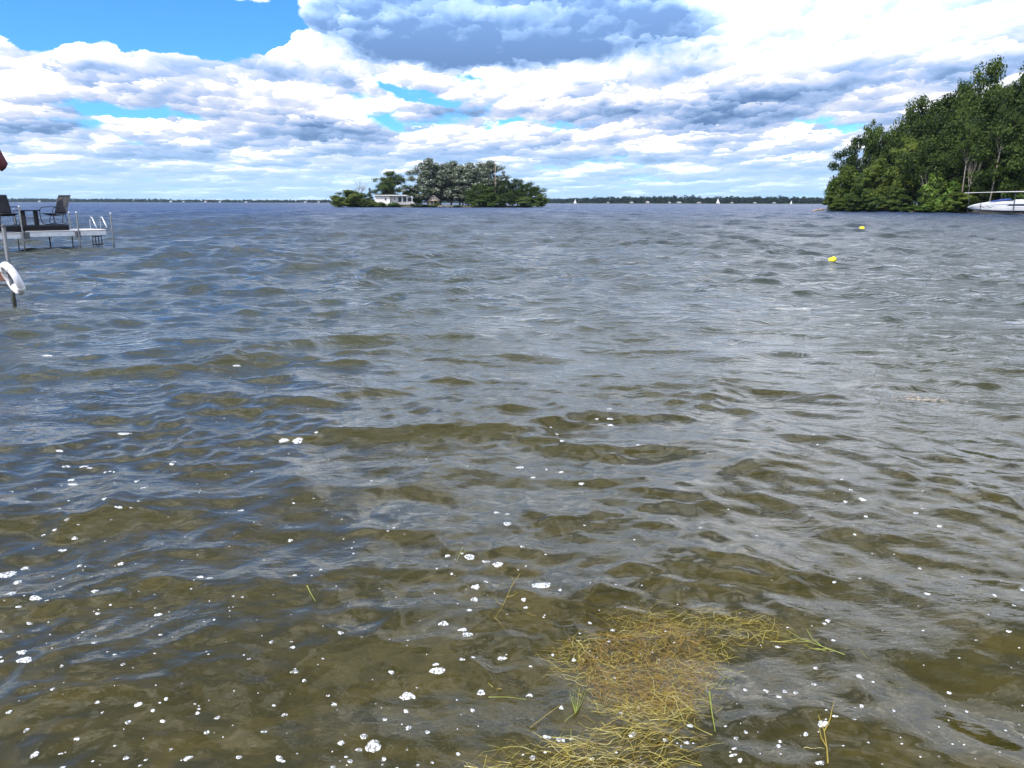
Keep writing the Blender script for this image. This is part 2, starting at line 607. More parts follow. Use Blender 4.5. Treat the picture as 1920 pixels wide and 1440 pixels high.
def build_lakebed():
    rr = np.concatenate([[0.05], np.geomspace(0.8, 40, 90), np.geomspace(48, 4200, 24)])
    th = np.linspace(0, 2 * math.pi, 145)[:-1]
    Rg, Tg = np.meshgrid(rr, th, indexing='ij')
    X = (Rg * np.sin(Tg)).ravel()
    Y = (Rg * np.cos(Tg)).ravel()
    r = np.hypot(X, Y)
    D = -(0.30 + 0.030 * np.clip(r, 0, 60) + 0.0015 * np.clip(r - 60, 0, 1500))
    D += 0.035 * np.sin(2.3 * X + 0.7 * Y) * np.sin(1.1 * Y - 0.6 * X + 1) + 0.012 * np.sin(9 * Y + 2 * np.sin(2 * X))
    nt = len(th)
    i = np.arange(len(rr) - 1)[:, None]
    j = np.arange(nt)[None, :]
    F = np.stack([i * nt + j, (i + 1) * nt + j, (i + 1) * nt + (j + 1) % nt, i * nt + (j + 1) % nt], -1).reshape(-1, 4)
    me = np_mesh('lakebed', np.stack([X, Y, D], 1), F, smooth=True)
    mt = bpy.data.materials.new('silty_sand')
    mt.use_nodes = True
    g = Nodes(mt.node_tree)
    p = g.n('ShaderNodeBsdfPrincipled')
    p.inputs['Roughness'].default_value = 0.95
    pos = g.n('ShaderNodeNewGeometry').outputs['Position']
    f = g.noise(pos, 1.3, 4.0, 0.6, 0.8)
    f2 = g.noise(g.v('MULTIPLY', pos, (1.0, 1.7, 1.0)), 4.2, 3.0, 0.5, 1.0)
    f3 = g.noise(pos, 24.0, 4.0, 0.65)
    c = g.mix(g.map(f2, 0.38, 0.60), (0.07, 0.058, 0.022), (0.46, 0.40, 0.23))
    c = g.mix(g.m('MULTIPLY', g.map(f, 0.40, 0.66), 0.8), c, (0.10, 0.088, 0.035))
    c = g.mix(g.m('MULTIPLY', g.map(f3, 0.5, 0.72), 0.5), c, (0.05, 0.045, 0.02))
    g.put(p.inputs['Base Color'], c)
    o = g.n('ShaderNodeOutputMaterial')
    g.t.links.new(p.outputs[0], o.inputs[0])
    return link_mesh('lakebed', me, mt)


tag(build_lakebed(), 'brown silty lake bottom under the shallow water', kind='structure')


# ------------------------------------------------------------------ mesh builder
class MB:
    def __init__(self):
        self.v = []
        self.f = []

    def add(self, vs, fs):
        o = len(self.v)
        self.v += [tuple(p) for p in vs]
        self.f += [tuple(o + i for i in f) for f in fs]
        return self

    def box(self, c, s, rot=None):
        x, y, z = (q / 2 for q in s)
        vs = [Vector((sx * x, sy * y, sz * z)) for sx in (-1, 1) for sy in (-1, 1) for sz in (-1, 1)]
        if rot is not None:
            vs = [rot @ p for p in vs]
        c = Vector(c)
        return self.add([p + c for p in vs], [(0, 1, 3, 2), (4, 6, 7, 5), (0, 4, 5, 1), (2, 3, 7, 6), (0, 2, 6, 4), (1, 5, 7, 3)])

    def beam(self, a, b, w, h):
        """A squared bar from a to b."""
        a, b = Vector(a), Vector(b)
        d = b - a
        q = d.to_track_quat('X', 'Z').to_matrix()
        return self.box((a + b) / 2, (d.length, w, h), q)

    def tube(self, pts, rad, n=8, closed=False, cap=True):
        pts = [Vector(p) for p in pts]
        m = len(pts)
        rad = rad if isinstance(rad, (list, tuple)) else [rad] * m
        vs, fs = [], []
        up = None
        for i, p in enumerate(pts):
            if closed:
                d = (pts[(i + 1) % m] - pts[i - 1])
            else:
                d = pts[min(i + 1, m - 1)] - pts[max(i - 1, 0)]
            d.normalize()
            if up is None:
                up = d.orthogonal().normalized()
            up = (up - d * up.dot(d))
            if up.length < 1e-6:
                up = d.orthogonal()
            up.normalize()
            s = d.cross(up)
            for k in range(n):
                a = 2 * math.pi * k / n
                vs.append(p + (up * math.cos(a) + s * math.sin(a)) * rad[i])
        rng = m if closed else m - 1
        for i in range(rng):
            for k in range(n):
                a, b = i * n + k, i * n + (k + 1) % n
                c, d_ = ((i + 1) % m) * n + (k + 1) % n, ((i + 1) % m) * n + k
                fs.append((a, b, c, d_))
        if cap and not closed:
            fs.append(tuple(reversed(range(n))))
            fs.append(tuple((m - 1) * n + k for k in range(n)))
        return self.add(vs, fs)

    def lathe(self, prof, n=16, c=(0, 0, 0)):
        """prof: (radius, z) from bottom to top."""
        vs, fs = [], []
        for r, z in prof:
            for k in range(n):
                a = 2 * math.pi * k / n
                vs.append((c[0] + r * math.cos(a), c[1] + r * math.sin(a), c[2] + z))
        for i in range(len(prof) - 1):
            for k in range(n):
                fs.append((i * n + k, i * n + (k + 1) % n, (i + 1) * n + (k + 1) % n, (i + 1) * n + k))
        fs.append(tuple(reversed(range(n))))
        fs.append(tuple((len(prof) - 1) * n + k for k in range(n)))
        return self.add(vs, fs)

    def mesh(self, name, smooth=False, bevel=0.0):
        me = bpy.data.meshes.new(name)
        me.from_pydata(self.v, [], self.f)
        if bevel > 0:
            bm = bmesh.new()
            bm.from_mesh(me)
            bmesh.ops.bevel(bm, geom=list(bm.edges), offset=bevel, segments=1, affect='EDGES', clamp_overlap=True)
            bm.to_mesh(me)
            bm.free()
        if smooth:
            for p in me.polygons:
                p.use_smooth = True
        me.update()
        return me

    def build(self, name, mat, parent=None, smooth=False, bevel=0.0):
        return link_mesh(name, self.mesh(name, smooth, bevel), mat, parent)


def copy_thing(root, loc=None, rz=None, scale=None, label=None):
    c = root.copy()
    col.objects.link(c)
    for ch in root.children:
        p = ch.copy()
        col.objects.link(p)
        p.parent = c
        for q in ch.children:
            s = q.copy()
            col.objects.link(s)
            s.parent = p
    if loc is not None:
        c.location = loc
    if rz is not None:
        c.rotation_euler = (0, 0, rz)
    if scale is not None:
        c.scale = scale
    if label:
        c['label'] = label
    return c


# ------------------------------------------------------------------ foliage
def leaf_material(name, dark, light, pale=None, pale_share=0.0, trans=0.3):
    mt = bpy.data.materials.new(name)
    mt.use_nodes = True
    g = Nodes(mt.node_tree)
    geo = g.n('ShaderNodeNewGeometry')
    rnd = geo.outputs['Random Per Island']
    oi = g.n('ShaderNodeObjectInfo')
    tc = g.n('ShaderNodeTexCoord').outputs['Object']
    n = g.noise(tc, 4.0, 3.0, 0.6)
    f = g.m('ADD', g.m('MULTIPLY', rnd, 0.65), g.m('MULTIPLY', n, 0.55))
    f = g.m('ADD', f, g.m('MULTIPLY', g.m('SUBTRACT', oi.outputs['Random'], 0.5), 0.35))
    c = g.mix(g.map(f, 0.2, 1.0), dark, light)
    if pale:
        k = g.m('FRACT', g.m('MULTIPLY', rnd, 37.0))
        c = g.mix(g.map(k, 1 - pale_share - 0.04, 1 - pale_share + 0.04), c, pale)
    df = g.n('ShaderNodeBsdfPrincipled')
    g.put(df.inputs['Base Color'], c)
    df.inputs['Roughness'].default_value = 0.6
    df.inputs['Specular IOR Level'].default_value = 0.12
    tl = g.n('ShaderNodeBsdfTranslucent')
    g.put(tl.inputs['Color'], g.mix(0.5, c, g.mix(1.0, c, (1.3, 1.5, 0.5), 'MULTIPLY')))
    ms = g.n('ShaderNodeMixShader')
    ms.inputs[0].default_value = trans
    g.t.links.new(df.outputs[0], ms.inputs[1])
    g.t.links.new(tl.outputs[0], ms.inputs[2])
    o = g.n('ShaderNodeOutputMaterial')
    g.t.links.new(ms.outputs[0], o.inputs[0])
    return mt


def leaf_quads(rng, centres, radii, counts, size, centre0, droop=0.0, stretch=1.0):
    """Leaf sprays: bent quads gathered in clumps. All inputs in tree units."""
    C = np.repeat(centres, counts, axis=0)
    Rr = np.repeat(radii, counts, axis=0)
    n = len(C)
    g = rng.normal(0, 1, (n, 3))
    g /= np.maximum(np.linalg.norm(g, axis=1, keepdims=True), 1e-6)
    rad = rng.uniform(0, 1, (n, 1)) ** 0.5
    P = C + g * rad * Rr
    if droop:
        P[:, 2] -= droop * rng.uniform(0, 1, n) ** 2
    out = P - centre0
    out /= np.maximum(np.linalg.norm(out, axis=1, keepdims=True), 1e-6)
    N = g * 0.7 + out * 0.45 + np.array([0, 0, 0.45]) + rng.normal(0, 0.55, (n, 3))
    N /= np.linalg.norm(N, axis=1, keepdims=True)
    T = np.cross(N, rng.normal(0, 1, (n, 3)))
    T /= np.maximum(np.linalg.norm(T, axis=1, keepdims=True), 1e-6)
    B = np.cross(N, T)
    s = size * rng.uniform(0.55, 1.35, (n, 1))
    a = P - T * s * stretch
    b = P + B * s * 0.55 + N * s * 0.12
    c = P + T * s * stretch
    d = P - B * s * 0.5 + N * s * 0.12
    V = np.stack([a, b, c, d], 1).reshape(-1, 3)
    F = np.arange(n * 4).reshape(-1, 4)
    return V, F


def clump_layout(rng, k, bottom, profile, wmax=0.5, lean=(0, 0), shell=0.6):
    """k clump centres between height `bottom` and 1; profile(t) gives the crown's half width (0..1)."""
    out = []
    while len(out) < k:
        t = rng.uniform(0, 1)
        wd = profile(t) * wmax
        if rng.uniform() > (profile(t) + 0.15):
            continue
        a = rng.uniform(0, 2 * math.pi)
        # several big boughs make the outline uneven
        lob = 0.88 + 0.16 * math.sin(3 * a + 5.1 * t + k) + 0.10 * math.sin(7 * a - 9 * t)
        q = wd * lob * (rng.uniform(0, 1) ** (0.5 if rng.uniform() < shell else 1.2))
        z = bottom + (1 - bottom) * t
        out.append((q * math.cos(a) + lean[0] * t, q * math.sin(a) + lean[1] * t, z))
    return np.array(out)


def limb_path(rng, a, b, n=5, wob=0.02):
    a, b = np.array(a, float), np.array(b, float)
    pts = []
    for i in range(n + 1):
        t = i / n
        p = a + (b - a) * t
        p[2] += 0.06 * math.sin(math.pi * t) * np.linalg.norm(b - a)
        if 0 < i < n:
            p += rng.normal(0, wob, 3)
        pts.append(tuple(p))
    return pts


def make_tree(name, seed, leaf_mat, bark, k=46, per=190, size=0.018, bottom=0.28, wmax=0.5, clump=(0.085, 0.15),
              prof='round', trunk_r=0.016, lean=(0.0, 0.0), droop=0.0, stretch=1.0, limbs=12, flat=0.75):
    """A tree one unit high and about one unit wide: an Empty with trunk and crown, scaled where it is planted."""
    rng = np.random.default_rng(seed)
    profs = {
        'round': lambda t: math.sqrt(max(0.0, 1 - (2 * t - 0.86) ** 2 * (0.95 if t > 0.43 else 1.0))) * (0.62 + 0.38 * (1 - t)) * 1.15,
        'tall': lambda t: (0.80 + 0.20 * math.sin(math.pi * min(1, t * 1.1 + 0.1))) * math.sqrt(max(0.0, 1 - t ** 6)),
        'cone': lambda t: max(0.06, 1 - t) ** 0.8,
        'bush': lambda t: math.sqrt(max(0.0, 1 - t ** 2.4)),
    }
    C = clump_layout(rng, k, bottom, profs[prof], wmax, lean)
    rr = rng.uniform(clump[0], clump[1], (k, 1)) * np.array([[1, 1, flat]])
    counts = np.maximum(8, (per * (rr[:, 0] / np.mean(rr[:, 0])) ** 2 * rng.uniform(0.6, 1.3, k))).astype(int)
    V, F = leaf_quads(rng, C, rr, counts, size, np.array([lean[0] * 0.5, lean[1] * 0.5, bottom + 0.35 * (1 - bottom)]), droop, stretch)
    root = empty(name)
    m = MB()
    topz = bottom + (1 - bottom) * 0.72
    base = [(0, 0, -0.02), (0.006, 0.0, bottom * 0.5), (lean[0] * 0.2 + 0.01, lean[1] * 0.2, bottom * 1.05),
            (lean[0] * 0.5, lean[1] * 0.5 + 0.01, (bottom + topz) / 2), (lean[0] * 0.75, lean[1] * 0.75, topz)]
    m.tube(base, [trunk_r * 1.35, trunk_r, trunk_r * 0.85, trunk_r * 0.55, trunk_r * 0.2], 8)
    order = rng.permutation(k)[:limbs]
    for i in order:
        c = C[i]
        z0 = max(bottom * 0.75, min(topz * 0.92, c[2] - 0.25 * math.hypot(c[0], c[1]) - 0.10))
        t = min(1, max(0, (z0 - bottom) / max(1e-3, topz - bottom)))
        s = (lean[0] * 0.7 * t, lean[1] * 0.7 * t, z0)
        m.tube(limb_path(rng, s, c, 4, 0.012), [trunk_r * 0.5, trunk_r * 0.4, trunk_r * 0.3, trunk_r * 0.2, trunk_r * 0.1], 5)
    m.build('trunk', bark, root, smooth=True)
    link_mesh('crown', np_mesh('crown', V, F), leaf_mat, root)
    return root


def make_bare_tree(name, seed, bark, spread=0.5, levels=4, twigs=3):
    rng = np.random.default_rng(seed)
    m = MB()

    def grow(p, d, L, r, lev):
        pts = [p]
        dd = d.copy()
        for i in range(3):
            dd = dd + rng.normal(0, 0.14, 3)
            dd[2] += 0.06
            dd /= np.linalg.norm(dd)
            pts.append(pts[-1] + dd * L / 3)
        m.tube([tuple(q) for q in pts], [r, r * 0.85, r * 0.7, r * 0.5], 5 if lev else 7)
        if lev >= levels:
            return
        for j in range(twigs if lev else twigs + 1):
            t = rng.uniform(0.45, 1.0)
            q = pts[0] + (pts[-1] - pts[0]) * t if j else pts[-1]
            side = rng.normal(0, 1, 3)
            side[2] *= 0.4
            nd = dd + side * spread
            nd /= np.linalg.norm(nd)
            grow(q, nd, L * rng.uniform(0.5, 0.78), r * 0.55, lev + 1)
    grow(np.array([0, 0, -0.02]), np.array([0.02, 0, 1.0]), 0.40, 0.022, 0)
    root = empty(name)
    m.build('trunk', bark, root, smooth=True)
    return root


M = {
    'bark': material('bark', (0.12, 0.10, 0.08), 0.9, vary=0.35, scale=20, bump=0.5),
    'pale_bark': material('pale_bark', (0.22, 0.195, 0.16), 0.9, vary=0.3, scale=20, bump=0.5),
    'dead_bark': material('dead_bark', (0.27, 0.24, 0.21), 0.9, vary=0.25, scale=20, bump=0.4),
    'white_paint': material('white_paint', (0.78, 0.78, 0.77), 0.55, vary=0.06, scale=2.0),
    'siding': material('white_siding', (0.74, 0.71, 0.68), 0.6, vary=0.07, scale=0.8),
    'grey_roof': material('grey_roof', (0.20, 0.195, 0.20), 0.8, vary=0.2, scale=2),
    'tan_wall': material('tan_wall', (0.26, 0.22, 0.16), 0.8, vary=0.2, scale=2),
    'dark_glass': material('dark_glass', (0.012, 0.014, 0.018), 0.08),
    'alu': material('aluminium', (0.62, 0.63, 0.65), 0.42, 0.8, vary=0.1, scale=6),
    'steel': material('galvanised_steel', (0.085, 0.095, 0.105), 0.6, 0.1, vary=0.25, scale=9),
    'dark_steel': material('dark_steel', (0.035, 0.037, 0.045), 0.5, 0.3, vary=0.3, scale=9),
    'deck_pale': material('pale_decking', (0.66, 0.63, 0.62), 0.7, vary=0.08, scale=5, bump=0.2),
    'black_board': material('black_board', (0.014, 0.013, 0.014), 0.7, vary=0.4, scale=6, bump=0.2, spec=0.25),
    'sling': material('black_sling_fabric', (0.020, 0.020, 0.023), 0.6, vary=0.5, scale=3.5, bump=0.3, bscale=200, spec=0.3),
    'chair_metal': material('black_chair_metal', (0.015, 0.015, 0.018), 0.4, 0.2),
    'white_plastic': material('white_plastic', (0.78, 0.76, 0.77), 0.45, vary=0.05, scale=4, bump=0.15, bscale=60),
    'red_board': material('weathered_red_board', (0.16, 0.065, 0.045), 0.75, vary=0.3, scale=6, bump=0.3),
    'wood': material('weathered_wood', (0.30, 0.22, 0.16), 0.8, vary=0.3, scale=6, bump=0.3),
    'maroon': material('maroon_canvas', (0.10, 0.020, 0.022), 0.85, vary=0.3, scale=6, bump=0.3),
    'yellow': material('yellow_plastic', (0.75, 0.66, 0.01), 0.4, vary=0.05),
    'black_rubber': material('black_rubber', (0.02, 0.02, 0.02), 0.6),
    'gelcoat': material('white_gelcoat', (0.80, 0.80, 0.80), 0.18, vary=0.03, scale=1.0),
    'navy': material('navy_gelcoat', (0.012, 0.015, 0.045), 0.2),
    'blue_canvas': material('blue_canvas', (0.020, 0.05, 0.19), 0.6, vary=0.3, scale=3),
    'earth': material('shore_earth', (0.045, 0.042, 0.024), 0.95, vary=0.4, scale=0.6),
    'stone': material('shore_stone', (0.22, 0.20, 0.18), 0.9, vary=0.35, scale=4, bump=0.5),
    'sail': material('sail_cloth', (0.80, 0.79, 0.76), 0.7),
    'bird_dark': material('dark_plumage', (0.03, 0.03, 0.035), 0.8),
    'bird_pale': material('pale_plumage', (0.55, 0.56, 0.58), 0.8),
    'leaf_dark': leaf_material('dark_leaves', (0.013, 0.028, 0.007), (0.075, 0.112, 0.020)),
    'leaf_mid': leaf_material('green_leaves', (0.028, 0.056, 0.013), (0.105, 0.150, 0.034)),
    'leaf_yellow': leaf_material('yellow_green_leaves', (0.045, 0.078, 0.012), (0.165, 0.205, 0.040)),
    'leaf_bright': leaf_material('fresh_green_leaves', (0.055, 0.110, 0.016), (0.165, 0.250, 0.050)),
    'leaf_silver': leaf_material('silver_leaves', (0.048, 0.066, 0.036), (0.125, 0.150, 0.095), (0.34, 0.36, 0.31), 0.22, 0.2),
    'leaf_far': leaf_material('far_leaves', (0.008, 0.020, 0.012), (0.028, 0.050, 0.030)),  # darker, bluer than the near leaves: distance haze put into the colour
    'leaf_dry': leaf_material('thin_dry_leaves', (0.08, 0.07, 0.04), (0.16, 0.13, 0.08)),
}


def weather_steel(mt):
    """Algae and wet dirt on the metal near the waterline."""
    g = Nodes.__new__(Nodes)
    g.t = mt.node_tree
    p = next(n for n in g.t.nodes if n.type == 'BSDF_PRINCIPLED')
    src = p.inputs['Base Color'].links[0].from_socket
    pos = g.n('ShaderNodeNewGeometry').outputs['Position']
    z = g.xyz(pos)[2]
    h = g.m('ADD', z, g.m('MULTIPLY', g.noise(pos, 14.0, 4.0, 0.6), -0.22))
    g.put(p.inputs['Base Color'], g.mix(g.map(h, -0.06, 0.10, 0.9, 0.0), src, (0.030, 0.030, 0.016)))


weather_steel(M['steel'])


# ------------------------------------------------------------------ land
M['far_wall'] = material('far_house_wall', (0.46, 0.46, 0.45), 0.7, vary=0.15, scale=0.2)
HAZE = 0.00005
def land_sheet(name, outline, top, mat, label, seed=1, edge=1.5):
    """A low bank: outline (x, y) counter-clockwise, sloping from under the water to height `top`."""
    rng = np.random.default_rng(seed)
    n = len(outline)
    cx = sum(p[0] for p in outline) / n
    cy_ = sum(p[1] for p in outline) / n
    rings = [(1.0, -0.9), (0.985, 0.05), (0.96, top * 0.7), (0.85, top), (0.45, top * 1.15), (0.02, top * 1.2)]
    vs, fs = [], []
    for s, z in rings:
        for (x, y) in outline:
            vs.append((cx + (x - cx) * s + rng.normal(0, 0.15), cy_ + (y - cy_) * s + rng.normal(0, 0.15),
                       z + rng.normal(0, 0.06) * (z > 0)))
    for i in range(len(rings) - 1):
        for k in range(n):
            fs.append((i * n + k, i * n + (k + 1) % n, (i + 1) * n + (k + 1) % n, (i + 1) * n + k))
    fs.append(tuple((len(rings) - 1) * n + k for k in range(n)))
    m = MB().add(vs, fs)
    return tag(m.build(name, mat, None, smooth=True), label, kind='structure')


ISL = 268.0
xa, xb = at_y(626, 391, ISL).x, at_y(1021, 391, ISL).x
pts = []
for k in range(48):
    a = 2 * math.pi * k / 48
    ex = math.copysign(abs(math.cos(a)) ** 0.7, math.cos(a))
    ey = math.copysign(abs(math.sin(a)) ** 0.7, math.sin(a))
    pts.append(((xa + xb) / 2 + ((xb - xa) / 2 - 2.0) * ex, ISL + 22 + 19.5 * ey))
land_sheet('island_ground', pts, 0.55, M['earth'], 'low earth bank of the small island', 3)


def shore_y(px):
    """Distance of the right-hand shore seen at photograph column px."""
    return 158.0 + (px - 1545) * (116.0 - 158.0) / 375.0


pts = []
for px in (1541, 1560, 1600, 1650, 1700, 1750, 1800, 1850, 1900, 1950, 2010, 2090, 2200):
    y = shore_y(px) if px < 1960 else shore_y(1960) - (px - 1960) * 0.04
    pts.append((at_y(px, 400, y).x + 1.5, y + 2.2))
x_end = pts[-1][0]
pts += [(x_end + 60, 90), (x_end + 120, 130), (x_end + 90, 230), (x_end + 20, 250), (112, 240), (97, 215), (86, 192), (77, 174)]
land_sheet('wooded_point', pts, 0.6, M['earth'], 'low earth bank of the wooded point on the right', 5)

# ------------------------------------------------------------------ trees: one of each kind, then planted copies
T = {}


def proto(key, *a, **k):
    r = make_tree(*a, **k)
    T[key] = [r, False]


proto('oak', 'broadleaf_tree', 21, M['leaf_dark'], M['bark'], k=74, per=150, size=0.017, bottom=0.22, prof='tall', clump=(0.06, 0.13))
proto('oak2', 'broadleaf_tree', 22, M['leaf_dark'], M['bark'], k=84, per=135, size=0.016, bottom=0.18, prof='round', lean=(0.06, 0), clump=(0.06, 0.125))
proto('oak3', 'broadleaf_tree', 29, M['leaf_dark'], M['bark'], k=80, per=140, size=0.016, bottom=0.10, prof='tall', lean=(0.05, 0), clump=(0.055, 0.12))
proto('green', 'broadleaf_tree', 23, M['leaf_mid'], M['bark'], k=76, per=140, size=0.019, bottom=0.16, prof='round', clump=(0.06, 0.13))
proto('yellow', 'broadleaf_tree', 24, M['leaf_yellow'], M['bark'], k=80, per=130, size=0.020, bottom=0.06, prof='round', clump=(0.06, 0.13), flat=0.55)
proto('poplar', 'poplar_tree', 25, M['leaf_silver'], M['bark'], k=120, per=125, size=0.017, bottom=0.20, prof='round', clump=(0.05, 0.10), limbs=24, lean=(0.03, 0))
proto('poplar2', 'poplar_tree', 26, M['leaf_silver'], M['bark'], k=112, per=120, size=0.018, bottom=0.14, prof='tall', clump=(0.05, 0.10), limbs=22, lean=(0.05, 0))
proto('willow', 'willow_bush', 27, M['leaf_yellow'], M['bark'], k=60, per=130, size=0.028, bottom=0.05, prof='bush', droop=0.14, stretch=1.3, clump=(0.08, 0.15))
proto('conifer', 'conifer_tree', 31, M['leaf_dark'], M['bark'], k=60, per=110, size=0.022, bottom=0.06, prof='cone', clump=(0.05, 0.11), flat=0.5)
proto('shrub', 'shrub', 28, M['leaf_mid'], M['bark'], k=46, per=120, size=0.038, bottom=0.04, prof='bush', clump=(0.09, 0.17), trunk_r=0.012)
proto('bright', 'shrub', 32, M['leaf_bright'], M['bark'], k=46, per=110, size=0.045, bottom=0.04, prof='bush', clump=(0.09, 0.17), trunk_r=0.012)
proto('golden', 'shrub', 33, M['leaf_yellow'], M['bark'], k=46, per=120, size=0.038, bottom=0.04, prof='bush', clump=(0.09, 0.17), trunk_r=0.012)
proto('pale', 'slender_tree', 34, M['leaf_dark'], M['pale_bark'], k=26, per=100, size=0.015, bottom=0.62, prof='round', wmax=0.34, trunk_r=0.011, clump=(0.05, 0.10), limbs=16)
r = make_bare_tree('bare_tree', 41, M['dead_bark'], 0.55)
T['bare'] = [r, False]
r = make_bare_tree('bare_tree', 43, M['pale_bark'], 0.45, levels=3)
T['bare2'] = [r, False]
rt = random.Random(8)


def plant(key, px, wpx, top, y, cat, label, group, z0=0.35, ymin=None, squash=0.85):
    """Plant a tree of that kind at photograph column px, distance y, so that it is wpx wide and its top stands at row top."""
    b = at_y(px, 390, y)
    H = at_y(px, top, y).z - z0
    W = wpx / FPX * y
    proto_, used = T[key]
    rz = rt.uniform(0, 6.28)
    if key.startswith('oak') and px > 1100:
        W *= 1.55
    if key in ('oak2', 'oak3', 'poplar', 'poplar2'):
        rz = rt.uniform(-0.7, 0.7)
    sc = (W * 1.28, W * squash * 1.28, H * (1.0 if px > 1100 else 0.97))
    if not used:
        o = proto_
        o.location, o.rotation_euler, o.scale = (b.x, y, z0), (0, 0, rz), sc
        T[key][1] = True
        o['label'] = label
    else:
        o = copy_thing(proto_, (b.x, y, z0), rz, sc, label)
    o['category'] = cat
    o['group'] = group
    return o


GI = 'trees on the small island'
GS = 'shrubs along the island shore'
# --- island, left to right
plant('willow', 654, 66, 356, ISL + 6, 'bush', 'yellow green willow bush at the left tip of the island', GS)
plant('golden', 637, 30, 369, ISL + 3, 'bush', 'low yellow green shrub at the far left waterline of the island', GS)
plant('shrub', 672, 42, 362, ISL + 9, 'bush', 'green shrub below the bare tree on the island', GS)
plant('bare', 674, 62, 331, ISL + 12, 'tree', 'bare leafless tree with spreading crown on the island', GI)
plant('conifer', 694, 17, 352, ISL + 13, 'tree', 'small dark pointed tree left of the white island house', GI)
plant('shrub', 691, 26, 375, ISL + 4, 'bush', 'green shrub beside the left end of the white island house', GS)
plant('oak', 735, 62, 320, ISL + 22, 'tree', 'dark green rounded tree behind the white island house', GI)
plant('oak2', 722, 40, 338, ISL + 24, 'tree', 'lower dark tree behind the left half of the white island house', GI)
plant('green', 778, 32, 346, ISL + 26, 'tree', 'small green tree between the white house and the cottage', GI)
plant('shrub', 764, 24, 358, ISL + 22, 'bush', 'dark shrub behind the right end of the white island house', GS)
plant('poplar', 803, 88, 297, ISL + 24, 'tree', 'tallest silvery poplar, left of the island grove, above the cottage', GI)
plant('oak2', 826, 70, 316, ISL + 30, 'tree', 'dark tree between the two left poplars of the island', GI)
plant('poplar2', 846, 78, 303, ISL + 26, 'tree', 'silvery poplar in the middle of the island grove', GI)
plant('poplar', 878, 80, 305, ISL + 22, 'tree', 'silvery poplar right of the middle of the island grove', GI)
plant('poplar2', 912, 76, 302, ISL + 20, 'tree', 'silvery poplar beside the tall mast on the island', GI)
plant('poplar2', 826, 74, 309, ISL + 28, 'tree', 'silvery poplar filling the gap right of the tallest one', GI)
plant('poplar', 862, 74, 311, ISL + 30, 'tree', 'silvery poplar at the back between the two middle ones', GI)
plant('poplar2', 897, 70, 310, ISL + 28, 'tree', 'silvery poplar at the back, left of the mast', GI)
plant('oak', 868, 62, 330, ISL + 32, 'tree', 'dark tree at the back of the island grove', GI)
plant('green', 905, 60, 342, ISL + 14, 'tree', 'lower green tree in front of the poplars near the mast', GI)
plant('oak3', 888, 44, 350, ISL + 9, 'tree', 'dark low tree right of the gap under the poplars', GI)
plant('oak3', 942, 56, 338, ISL + 15, 'tree', 'dark tree just right of the island mast', GI)
plant('oak2', 970, 64, 331, ISL + 20, 'tree', 'tallest dark tree of the right half of the island', GI)
plant('oak3', 985, 46, 344, ISL + 10, 'tree', 'dark bushy tree near the right end of the island', GI)
plant('green', 1005, 44, 345, ISL + 16, 'tree', 'loose green tree at the right tip of the island', GI)
plant('shrub', 1012, 26, 366, ISL + 6, 'bush', 'dark shrub overhanging the right tip of the island', GS)
plant('oak3', 960, 52, 356, ISL + 6, 'tree', 'low dark tree at the waterline right of the mast', GI)
plant('shrub', 925, 40, 362, ISL + 4, 'bush', 'dark shrub at the waterline below the mast', GS)
plant('shrub', 985, 44, 370, ISL + 3, 'bush', 'dark waterline shrub near the right end of the island', GS)
plant('shrub', 897, 30, 374, ISL + 3, 'bush', 'waterline shrub right of the stony landing', GS)
plant('bright', 716, 26, 378, ISL + 2.5, 'bush', 'bright green shrub below the left window of the white house', GS)
plant('bright', 737, 32, 379, ISL + 2.5, 'bush', 'bright green shrub in front of the middle of the white house', GS)
plant('golden', 700, 22, 378, ISL + 3, 'bush', 'yellow green shrub at the left corner of the white house', GS)
plant('shrub', 785, 34, 381, ISL + 2.5, 'bush', 'low green shrub between white house and cottage', GS)
plant('bright', 806, 24, 384, ISL + 2.5, 'bush', 'low bright shrub below the island cottage', GS)
plant('golden', 820, 16, 380, ISL + 4, 'bush', 'small shrub right of the island cottage', GS)
plant('bright', 858, 18, 385, ISL + 2.5, 'bush', 'small bright shrub at the right end of the stony landing', GS)

# --- wooded point, right
GP = 'trees on the wooded point'
GB = 'shrubs along the shore of the wooded point'


def pt(key, px, w, top, back, cat, label, **k):
    g = GB if cat == 'bush' else GP
    return plant(key, px, w, top, shore_y(min(px, 1960)) + back, cat, label, g, **k)


pt('willow', 1580, 62, 312, 5, 'bush', 'yellow green willow bush hanging over the tip of the wooded point')
pt('golden', 1561, 34, 352, 2.5, 'bush', 'shrub leaning over the water at the very tip of the point')
pt('oak3', 1592, 56, 256, 12, 'tree', 'dark tree nearest the tip of the wooded point')
pt('green', 1628, 78, 220, 16, 'tree', 'rounded green tree beside the bare grey tree on the point')
pt('bare', 1671, 46, 218, 18, 'tree', 'bare grey tree sticking out between green crowns on the point')
pt('bare2', 1640, 44, 268, 6, 'tree', 'dead pale tree half hidden in the green crowns above the willow')
pt('bare2', 1570, 26, 268, 9, 'tree', 'thin dead tree at the outer tip of the wooded point')
pt('yellow', 1640, 74, 292, 5, 'tree', 'lower yellow green tree in front of the point')
pt('yellow', 1692, 74, 250, 8, 'tree', 'taller yellow green tree in the middle of the point')
pt('green', 1614, 60, 320, 3, 'tree', 'mid green tree at the waterline next to the willow bush')
pt('green', 1675, 56, 345, 2.5, 'tree', 'low green tree at the waterline below the yellow green trees')
pt('oak', 1705, 66, 186, 22, 'tree', 'dark tree rising right of the bare grey tree')
pt('oak2', 1690, 54, 205, 28, 'tree', 'dark tree behind the bare grey tree')
pt('oak3', 1740, 74, 182, 18, 'tree', 'dark wide tree on the middle slope of the skyline')
